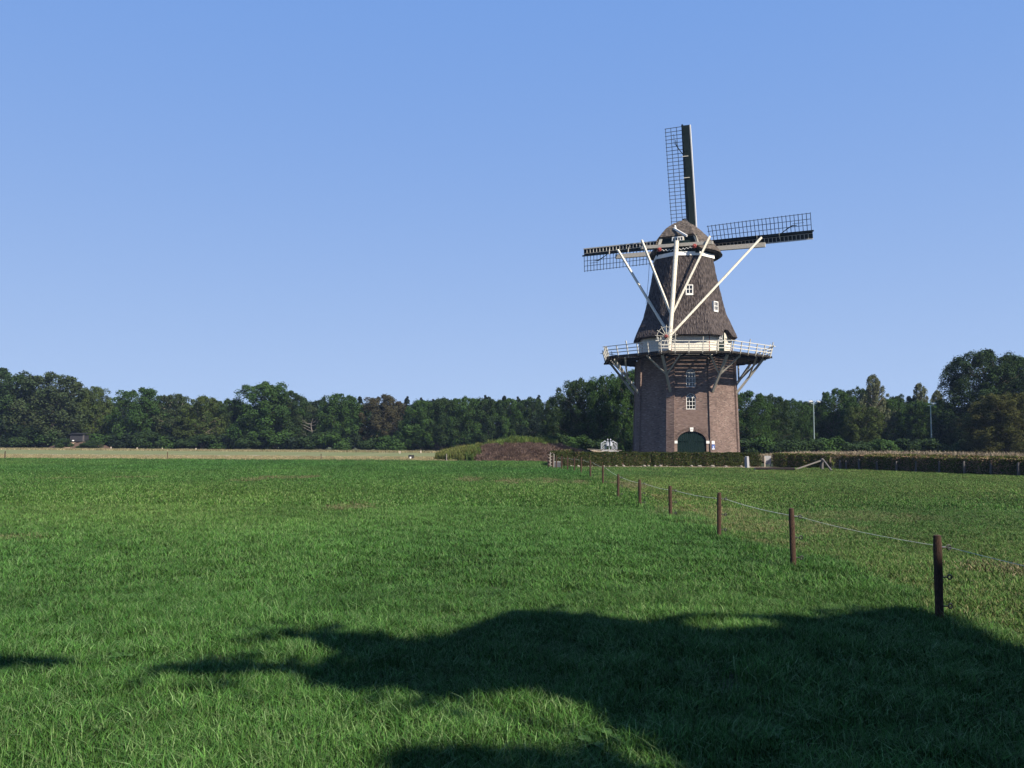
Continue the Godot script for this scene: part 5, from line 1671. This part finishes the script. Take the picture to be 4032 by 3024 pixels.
# ---------------------------------------------------------------- far things
func build_far_things() -> void:
	rng.seed = 909
	# floodlights
	for e in [[3203, 1588, -113.0, "floodlight mast with two lamp heads before the tree belt", 2], [3664, 1597, -104.0, "floodlight mast with a single lamp head beside the largest oak", 1]]:
		var p := atz(e[0], e[1], e[2])
		var t := thing("floodlight_mast", e[3], "floodlight", Vector3(p.x, 0, e[2]))
		var b := MB.new(); b.tube([Vector3.ZERO, Vector3(0, p.y, 0)], [0.10, 0.055], 10)
		part("mast", b.mesh(), M.galv, t)
		var arm := MB.new(); arm.beam(Vector3(-0.35, p.y, 0), Vector3(0.45, p.y, 0), 0.07, 0.07)
		part("cross_arm", arm.mesh(), M.galv, t)
		for i in e[4]:
			var hd := MB.new()
			var x: float = (-0.42 if i == 0 else 0.62) if e[4] == 2 else 0.35
			hd.box(Vector3(x, p.y + 0.26, 0.1), Vector3(0.24, 0.02 if i == 0 else -0.06, 0), Vector3(0, 0.06, 0.02), Vector3(0, -0.04, 0.2))
			part("lamp_head", hd.mesh(), M.white, t)
			var br := MB.new(); br.beam(Vector3(x * 0.7, p.y, 0), Vector3(x, p.y + 0.22, 0.05), 0.05, 0.05)
			part("bracket", br.mesh(), M.galv, t)
	# shed in the wood
	var sp := atz(307, 1738, -143.0)
	var sh := thing("shed", "small dark grey shed half hidden in the wood", "shed", Vector3(sp.x, 0, -143.5))
	var base := sp.y
	for i in 9:
		var w := MB.new(); w.box(Vector3(-1.0 + i * 0.25, base + 0.62, 1.05), Vector3(0.12, 0, 0), Vector3(0, 0.62, 0), Vector3(0, 0, 0.03))
		part("wall_board", w.mesh(), M.shed, sh)
	var wb := MB.new(); wb.box(Vector3(0, base + 0.6, 0), Vector3(1.12, 0, 0), Vector3(0, 0.6, 0), Vector3(0, 0, 1.0))
	part("wall", wb.mesh(), M.shed, sh)
	var cp := MB.new(); cp.box(Vector3(1.18, base + 0.6, 1.0), Vector3(0.10, 0, 0), Vector3(0, 0.6, 0), Vector3(0, 0, 0.1))
	part("corner_board", cp.mesh(), M.grey_wood, sh)
	var rfm := MB.new(); rfm.beam(Vector3(0, base + 1.25, 1.3), Vector3(0, base + 1.45, -1.2), 2.7, 0.07)
	part("roof", rfm.mesh(), M.iron, sh)
	var sb := MB.new(); sb.ball(Vector3(-0.5, base + 0.12, 1.2), Vector3(0.22, 0.12, 0.12), 8, 6)
	part("white_sack", sb.mesh(), M.white, sh)
	var sand := MB.new()
	var nzs := FastNoiseLite.new(); nzs.seed = 4; nzs.frequency = 0.5
	var bh := func(x: float, z: float) -> float:
		var e := 1.0 - pow((x - sp.x) / 5.5, 2) - pow((z + 144.0) / 4.6, 2)
		return -0.03 if e <= 0 else base * 0.98 * pow(e, 0.8) * (1.0 + 0.25 * nzs.get_noise_2d(x, z))
	var bank := MB.new()
	for i in 22:
		for j in 18:
			var q := []
			for e in [[i, j + 1], [i + 1, j + 1], [i + 1, j], [i, j]]:
				var x: float = sp.x - 5.6 + 0.51 * e[0]; var z: float = -149.0 + 0.54 * e[1]
				q.append(Vector3(x, bh.call(x, z), z))
			bank.quad(q[0], q[1], q[2], q[3])
	setting("wood_bank", bank.mesh(), M.soil)
	for i in 9:
		var z0 := -142.5 + i * 0.34; var z1 := z0 + 0.34
		var w0 := 0.35 + 0.07 * i + 0.1 * sin(i * 2.1); var w1 := 0.35 + 0.07 * (i + 1) + 0.1 * sin((i + 1) * 2.1)
		var cx := sp.x - 0.45
		sand.quad(Vector3(cx - w1, bh.call(cx - w1, z1) + 0.03, z1), Vector3(cx + w1, bh.call(cx + w1, z1) + 0.03, z1), Vector3(cx + w0, bh.call(cx + w0, z0) + 0.03, z0), Vector3(cx - w0, bh.call(cx - w0, z0) + 0.03, z0))
	setting("sandy_slope", sand.mesh(), M.sand)
	for e in [[252, 1722, -140.0], [366, 1716, -140.5], [340, 1742, -139.0]]:
		tree_px("shrub", "bush", int(e[0]), e[0], e[1], 70, e[2], "leaf_dark", "dark shrub beside the small grey shed", "shrubs beside the shed")
	# short posts at the far edge of the meadow
	for e in [[54, 1757, 1767], [139, 1756, 1767], [212, 1755, 1767], [281, 1756, 1768], [350, 1756, 1768], [437, 1759, 1770], [540, 1762, 1773], [639, 1763, 1773], [771, 1764, 1775], [1575, 1776, 1786], [1657, 1774, 1784]]:
		var p := gp(e[0], e[2])
		var top := atz(e[0], e[1], p.z)
		plain_post("meadow_post", "short pale wooden post at the far edge of the meadow", "post", p, maxf(0.35, top.y), 0.17, M.pale_wood, "posts along the far edge of the meadow")
	# thin posts where the green field ends
	for e in [[19, 1776, 1807], [658, 1779, 1810], [1264, 1786, 1812], [1758, 1787, 1818]]:
		var p := gp(e[0], e[2])
		var top := atz(e[0], e[1], p.z)
		plain_post("boundary_post", "slim dark post where the green field meets the stubble strip", "post", p, top.y, 0.07, M.post if e[0] != 1758 else M.old_wood, "posts at the end of the green field")
	plain_post("boundary_post", "thicker pale post at the foot of the weedy mound", "post", gp(1749, 1811), 0.62, 0.10, M.white)
	plain_post("boundary_post", "grey post with pale end leaning at the foot of the weedy mound", "post", gp(1742, 1811), 0.50, 0.08, M.old_wood)
	# black tub with a white bucket on the stubble
	var tp := gp(1619, 1806)
	var tt := thing("feed_tub", "black rubber tub standing on the stubble strip", "tub", tp)
	var tb := MB.new(); tb.tube([Vector3(0, 0, 0), Vector3(0, 0.12, 0), Vector3(0.0, 0.28, 0), Vector3(0, 0.36, 0)], [0.22, 0.27, 0.30, 0.27], 14)
	part("tub", tb.mesh(), M.iron, tt)
	var tr2 := MB.new(); var pts := []; var rr := []
	for i in 17:
		var a := TAU * i / 16
		pts.append(Vector3(cos(a) * 0.28, 0.36, sin(a) * 0.28)); rr.append(0.025)
	tr2.tube(pts, rr, 6, false)
	part("rim", tr2.mesh(), M.iron, tt)
	var wt := thing("bucket", "small white bucket in front of the black tub", "bucket", tp + Vector3(-0.04, 0, 0.42))
	var w1 := MB.new(); w1.tube([Vector3.ZERO, Vector3(0, 0.2, 0)], [0.08, 0.11], 12)
	part("pail", w1.mesh(), M.white, wt)
	var w2 := MB.new(); w2.tube([Vector3(-0.1, 0.19, 0), Vector3(-0.05, 0.25, 0.03), Vector3(0.05, 0.25, 0.03), Vector3(0.1, 0.19, 0)], [0.007, 0.007, 0.007, 0.007], 5)
	part("handle", w2.mesh(), M.iron, wt)
	# dead tree at the edge of the wood
	var dp := atz(1212, 1740, -144.0)
	var dt := thing("dead_tree", "bare pale dead tree at the edge of the wood", "tree", Vector3(dp.x, 0, -146.0))
	var topy := atz(1212, 1648, -146.0).y
	var st := MB.new(); var br := MB.new()
	st.tube([Vector3.ZERO, Vector3(-0.1, topy * 0.3, 0), Vector3(0.25, topy * 0.55, 0), Vector3(0.0, topy * 0.8, 0.1), Vector3(0.3, topy, 0)], [0.16, 0.13, 0.10, 0.05, 0.015], 8)
	part("trunk", st.mesh(), M.old_wood, dt)
	for i in 9:
		var y := topy * rf(0.35, 0.85)
		var a := rf(-0.4, 0.4) + (0.0 if i % 2 else PI)
		var l := rf(0.8, 2.0)
		var q := MB.new()
		var e1 := Vector3(0.1 + cos(a) * l * 0.5, y + rf(0.0, 0.5), sin(a) * l * 0.5); var e2 := Vector3(0.1 + cos(a) * l, y + rf(0.3, 1.3), sin(a) * l)
		q.tube([Vector3(0.1, y, 0), e1, e2], [0.05, 0.03, 0.01], 5)
		q.tube([e1, e1 + Vector3(cos(a) * 0.4, rf(0.3, 0.8), 0.2)], [0.03, 0.01], 5)
		part("branch", q.mesh(), M.old_wood, dt)
